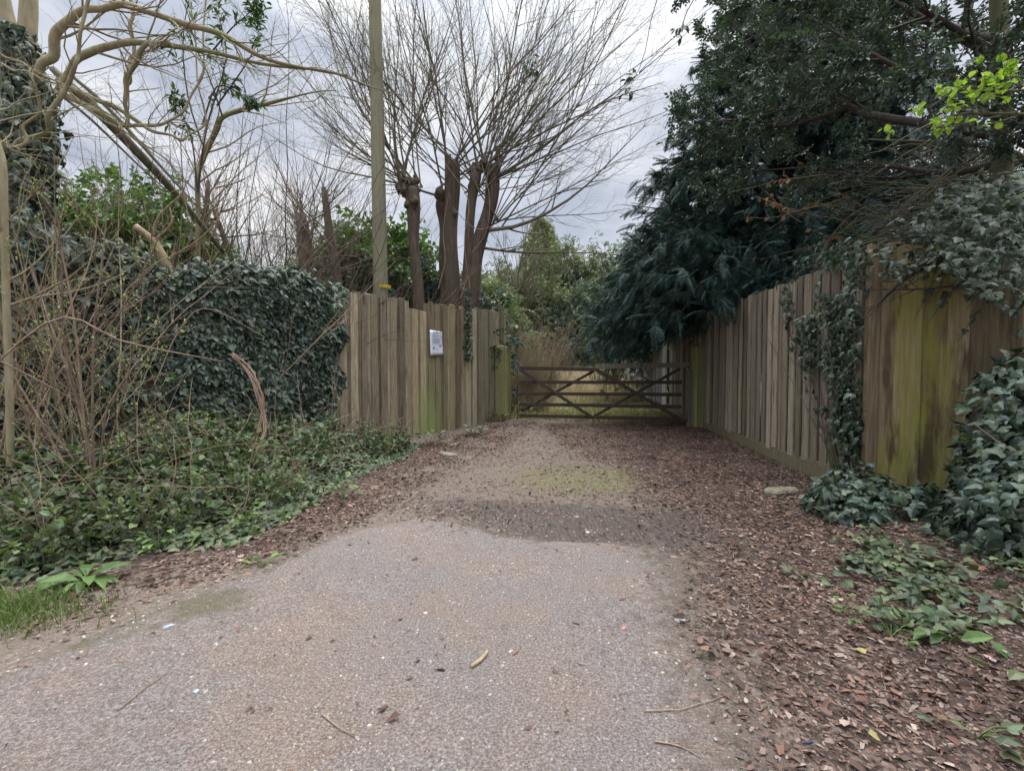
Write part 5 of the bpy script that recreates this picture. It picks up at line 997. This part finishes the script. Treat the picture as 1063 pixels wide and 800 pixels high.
# brambles and young green plants in the undergrowth
g_ = 'young green plants in the left undergrowth'
for lb, px, py, n, sz, h in (('yellow green young plant at the foot of the bare many stemmed shrub', 105, 512, 16, .075, .35), ('light green leafy sprig by the left edge above the verge', 35, 455, 14, .075, .4), ('pale green elder sprig left of the curving dead vines', 212, 478, 18, .075, .35), ('yellow green sprig low in front of the middle of the ivy', 165, 540, 16, .07, .25),
                             ('light green sprig directly below the curving dead vines', 252, 522, 16, .07, .28), ('green sprig at the right end of the undergrowth below the ivy corner', 300, 468, 18, .085, .4), ('broad leaved green plant by the bare fence foot', 355, 487, 14, .09, .3), ('tiny bright green seedling at the undergrowth front edge', 272, 558, 9, .06, .12),
                             ('green sprig between the shrub stems and the left edge', 60, 490, 14, .07, .35), ('light green sprig just right of the bare shrub stems', 135, 470, 14, .07, .4), ('bright sprig in the undergrowth at the left image edge', 8, 520, 14, .075, .3), ('yellow green sprig midway between shrub and dead vines', 190, 508, 14, .065, .3)):
    small_plant('young_plant', lb, 'plant', gA(px, py + 32), n, sz, LEAF, M_YOUNG, h, .17, g_)
g_ = 'brambles in the left undergrowth'
for lb, px, py, n, h in (('arching bramble with dull green leaves in front of the ivy middle', 230, 520, 40, .75), ('bramble mound at the foot of the ivy near the bare boards', 320, 500, 40, .55), ('bramble behind the bare shrub near the left edge', 45, 520, 40, .8), ('bramble between the bare shrub and the curving vines', 150, 520, 40, .75)):
    c = gA(px, py); b = np.array([c[0], c[1] + .3, gz(c[0], c[1] + .3)]); root = thing('bramble', lb, 'plant', b, g_); C = grow(np.tile(b, (14, 1)) + rv(14, .12) * [1, 1, 0], np.array([0, -.1, 1]) + rv(14, .5), rng.uniform(.7, 1.4, 14) * h * 1.4, 10, .08, (0, 0, -1), .13); Rb = taper(14, 10, .005, .002); S = MB(); S.tubes(C, Rb, 4); S.build('stems', M_PINK, root, origin=b)
    mb = MB(); leaf_on(mb, C, Rb, n // 2, T_leaf(.34, .1, .1), .072, droop=.2, lo=.15, upn=.9); mb.build('leaves', leafmat('bramble_leaf', [(.04, .08, .04), (.07, .12, .06), (.11, .17, .08)], rough=.45, transl=.2), root, origin=b)
g_ = 'small ivy plants at the foot of the left fence'
for lb, px, py in (('ivy clump at the bare fence foot under the notch', 412, 466), ('ivy clump at the bare fence foot under the notice', 447, 462), ('ivy tuft among leaves near the left gate post', 492, 452), ('small ivy tuft right at the left gate post foot', 516, 440), ('ivy clump where bare boards start beside the ivy curtain', 370, 474)):
    small_plant('ivy_plant', lb, 'plant', gA(px, py), 34, .085, IVY, M_IVYG, .28, .3, g_, stem=False)

# ================================================================== SMALL THINGS ON THE GROUND
def slab(name, label, cat, px, py, sx, sy, h, m, rot=0, seed=0):
    r = np.random.default_rng(seed); c = G(px, py); z = gnd(c[0], c[1]); n = 11; V = []
    for zz, k in ((-.02, 1.02), (h * .6, 1), (h, .82)):
        for i in range(n):
            a = i / n * 6.283; q = k * (1 + .18 * math.sin(a * 2 + seed) + .12 * math.sin(a * 3 + seed * 2)); x, y = math.cos(a) * sx * q, math.sin(a) * sy * q
            V.append((c[0] + x * math.cos(rot) - y * math.sin(rot), c[1] + x * math.sin(rot) + y * math.cos(rot), z + zz + r.normal(0, h * .07)))
    V.append((c[0], c[1], z + h * 1.02)); Fc = [(22 + i, 22 + (i + 1) % n, 33) for i in range(n)] + [(k * n + i, k * n + (i + 1) % n, k * n + n + (i + 1) % n, k * n + n + i) for k in range(2) for i in range(n)]
    mb = MB(); mb.add(V, Fc); mb.build(name, m, origin=(c[0], c[1], z), label=label, cat=cat)
slab('stone', 'flat mossy stone lying in leaves beside the long right fence', 'stone', 810, 514, .17, .12, .05, M_STONE, .2, 1)
slab('stone', 'small pale stone in leaves at the edge beyond the flat mossy one', 'stone', 836, 524, .08, .05, .03, M_STONE, .5, 2)
slab('stone', 'pale flat stone among leaves near the foot of the left fence', 'stone', 465, 473, .16, .08, .04, M_STONE, -.4, 3)
slab('stone', 'whitish broken lump on the right edge of the tarmac', 'stone', 706, 650, .03, .018, .006, plain('chalky_lump', (.27, .25, .23), .9, var=.35, sc=60), .4, 4)
slab('stone', 'small white pebble in the dark mud in front of the gate', 'stone', 610, 553, .02, .015, .012, M_WHITE, .4, 5)
slab('stone', 'white pebble on the tarmac left of the stick', 'stone', 442, 641, .012, .01, .008, M_WHITE, .4, 6)
slab('litter', 'small crumpled blue white scrap on the tarmac near the left verge', 'litter', 175, 656, .022, .012, .008, M_BLUEL, .6, 7)
slab('litter', 'tiny lilac scrap on the tarmac below the blue white scrap', 'litter', 204, 724, .009, .012, .006, M_BLUEL, -.4, 8)
slab('bottle_cap', 'flat red bottle cap on the tarmac right of the stick', 'bottle cap', 647, 658, .014, .012, .006, M_RED, 0, 0)
slab('litter', 'dark blue scrap in the leaves near the bottom right', 'litter', 839, 770, .018, .006, .006, M_INKD, .3, 9)
for lb, px, py, s, m in (('yellow fallen leaf beside the broad leaved plant at right', 1012, 663, .07, M_YLEAF), ('pale yellow green fallen leaf on the litter at lower right', 901, 770, .045, M_YLEAF), ('yellow fallen leaf upright in litter right of the tarmac', 898, 686, .05, M_YLEAF), ('small orange leaf lying alone on the tarmac edge', 735, 690, .045, M_DEADL), ('orange leaf caught low in the right ivy bush', 1008, 530, .05, M_DEADL)):
    c = G(px, py); z = gnd(c[0], c[1]) + .035; mb = MB(); mb.inst(*T_leaf(.42, .1, .12), frames(rv(1) * [1, 1, .1], np.array([[0, -.3, 1.]]), [s]), np.array([[c[0], c[1], z]])); mb.build('fallen_leaf', m, origin=(c[0], c[1], z), label=lb, cat='leaf')
a, b = G(489, 698), G(506, 682); a[2] = b[2] = gnd(a[0], a[1]) + .008; t = np.linspace(0, 1, 8)[:, None]; pts = a * (1 - t) + b * t + np.array([.004, -.002, 0]) * np.sin(t * 3.14) * 2
mb = MB(); mb.tubes(pts, [.007, .009, .0085, .009, .008, .0085, .0075, .006], 9, cap=True); mb.build('stick', M_STICK, origin=a, label='short brown stick lying alone in the middle of the tarmac', cat='stick')
for lb, s in (('thin forked twig on the tarmac at the bottom left of centre', [(335, 748), (352, 762), (368, 771)]), ('thin orange twig at the bottom edge right of centre', [(680, 777), (705, 782), (728, 794)]), ('long fine twig across the litter below the right stones', [(690, 590), (715, 588), (735, 592)])):
    p = np.array([G(*q) for q in s]); p[:, 2] = gnd(p[:, 0], p[:, 1]) + .005; c = smooth(p, 8); mb = MB(); mb.tubes(c, np.linspace(.004, .0015, 8), 5); c1, r1 = children(c[None], np.full((1, 8), .0025), 4, .3, .6, 4, tw=0); c1[:, :, 2] = p[0, 2] + .004; mb.tubes(c1, r1, 4); mb.build('twig', M_TWIG, origin=p[0], label=lb, cat='twig')

# ------------------------------------------------------------------ messy undergrowth
def weeds():
    n = 1500; lo, hi = vp.min(0), vp.max(0); xy = rng.uniform(lo, hi, (n * 6, 2)); k = inpoly(xy[:, 0], xy[:, 1], vp) & (distpoly(xy[:, 0], xy[:, 1], vp) > .15) & (noise(np.c_[xy, 0 * xy[:, 0]], 1.8) > -.1) & (proj(np.c_[xy, 0 * xy[:, 0]])[0] > -40) & (xy[:, 1] > 1.5); xy = xy[k][:n]; n = len(xy)
    z = gz(xy[:, 0], xy[:, 1]) + mound(xy[:, 0], xy[:, 1]) * .6; C = grow(np.c_[xy, z], np.array([0, -.1, 1]) + rv(n, .35), rng.uniform(.12, .42, n), 6, .12, (0, 0, 1), 0); Rb = taper(n, 6, .003, .0015)
    mb = MB(); mb.tubes(C, Rb, 3, mi=1); leaf_on(mb, C, Rb, 7, T_leaf(.32, .15, .1), .05, var=.5, lo=.3, droop=.1, upn=1.1, mi=0)
    mb.build('undergrowth_weeds', [leafmat('weed_leaf', [(.04, .062, .034), (.065, .10, .048), (.10, .15, .06), (.16, .21, .08), (.085, .115, .07), (.12, .10, .07)], rough=.5, transl=.25), M_PINK], kind='stuff', origin=(-3, 5, 0), label='mixed green weeds and bramble tips growing through the ivy at left')
weeds()
def dead_stems():
    n = 420; lo, hi = vp.min(0), vp.max(0); xy = rng.uniform(lo, hi, (n * 5, 2)); k = inpoly(xy[:, 0], xy[:, 1], vp) & (distpoly(xy[:, 0], xy[:, 1], vp) > .2) & (proj(np.c_[xy, 0 * xy[:, 0]])[0] > -40) & (xy[:, 1] > 1.8); xy = xy[k][:n]; n = len(xy)
    C = grow(np.c_[xy, gz(xy[:, 0], xy[:, 1]) + .1], np.array([0, -.05, .8]) + rv(n, .6), rng.uniform(.3, 1.3, n), 9, .12, (0, 0, -1), .06); mb = MB(); mb.tubes(C, taper(n, 9, .004, .0015), 4)
    mb.build('dead_stems', M_TWIG, kind='stuff', origin=(-3, 5, 0), label='thin dead stems poking out of the undergrowth at left')
dead_stems()
def thicket(label, px, d, n, sh, fan, r0, m, sp_=.3, subs=(9, 4)):
    b = P(px, 480, d); b[2] = gz(b[0], b[1]); root = thing('bare_shrub', label, 'shrub', b, 'leafless bushes at the left edge'); st = b + rv(n, sp_) * [1, .2, 0]; dr_ = np.c_[rng.uniform(*fan[0], n), rng.uniform(*fan[1], n), rng.uniform(*fan[2], n)]
    C = grow(st, dr_, rng.uniform(*sh, n), 12, .09, (0, 0, 1), .0); Rb = taper(n, 12, r0, .002); mb = MB(); mb.tubes(C, Rb, 5); c1, r1 = children(C, Rb, subs[0], .3, .75, 8, lo=.15, wander=.15, tw=0); mb.tubes(c1, r1, 4); c2, r2 = children(c1, r1, subs[1], .45, .7, 6, wander=.12); mb.tubes(c2, r2, 3); mb.build('stems', m, root, origin=b)
thicket('tall thin leafless stems tangled across the extreme left edge', -10, 3.9, 16, (2.2, 3.6), ((-.2, .5), (-.1, .3), (.8, 1.1)), .010, M_TWIG)
thicket('pale leafless stems rising in front of the ivy clad tree', 70, 4.4, 12, (2.4, 4.2), ((-.4, .35), (-.1, .2), (.9, 1.1)), .010, M_PALE)
thicket('leafless stems rising behind the ivy fence into the sky at upper left', 150, 6.6, 20, (4.0, 6.5), ((-.4, .45), (0, .4), (.9, 1.1)), .016, M_BARK, sp_=.6)
thicket('leafless stems reaching up between the pale limbs and the pole', 240, 7.6, 16, (4.5, 7.5), ((-.4, .4), (0, .4), (.9, 1.1)), .016, M_BARKD, sp_=.6)
def right_ground_ivy():
    n = 9000; xy = np.c_[rng.uniform(1.6, 4.2, n), rng.uniform(1.6, 4.6, n)]; p = np.c_[xy, gnd(xy[:, 0], xy[:, 1])]; x, y = proj(p); k = inpoly(x + rng.normal(0, 8, n), y + rng.normal(0, 6, n), [(850, 560), (905, 540), (1100, 590), (1100, 720), (1010, 695), (930, 668), (868, 615)]) & (noise(p, 3) + rng.normal(0, .25, n) > .15)
    p = p[k][:520]; n = len(p); p[:, 2] += rng.uniform(.02, .09, n); mb = MB(); mb.inst(*IVY, frames(norm(rv(n) * [1, 1, .3] + [0, -.3, -.1]), np.array([0, -.3, 1]) + rv(n, .35), .055 * rng.uniform(.5, 1.4, n)), p)
    mb.build('verge_ivy', M_IVYG, kind='stuff', origin=(3, 3, 0), label='low ivy shoots spreading over the leaves of the right verge')
right_ground_ivy()
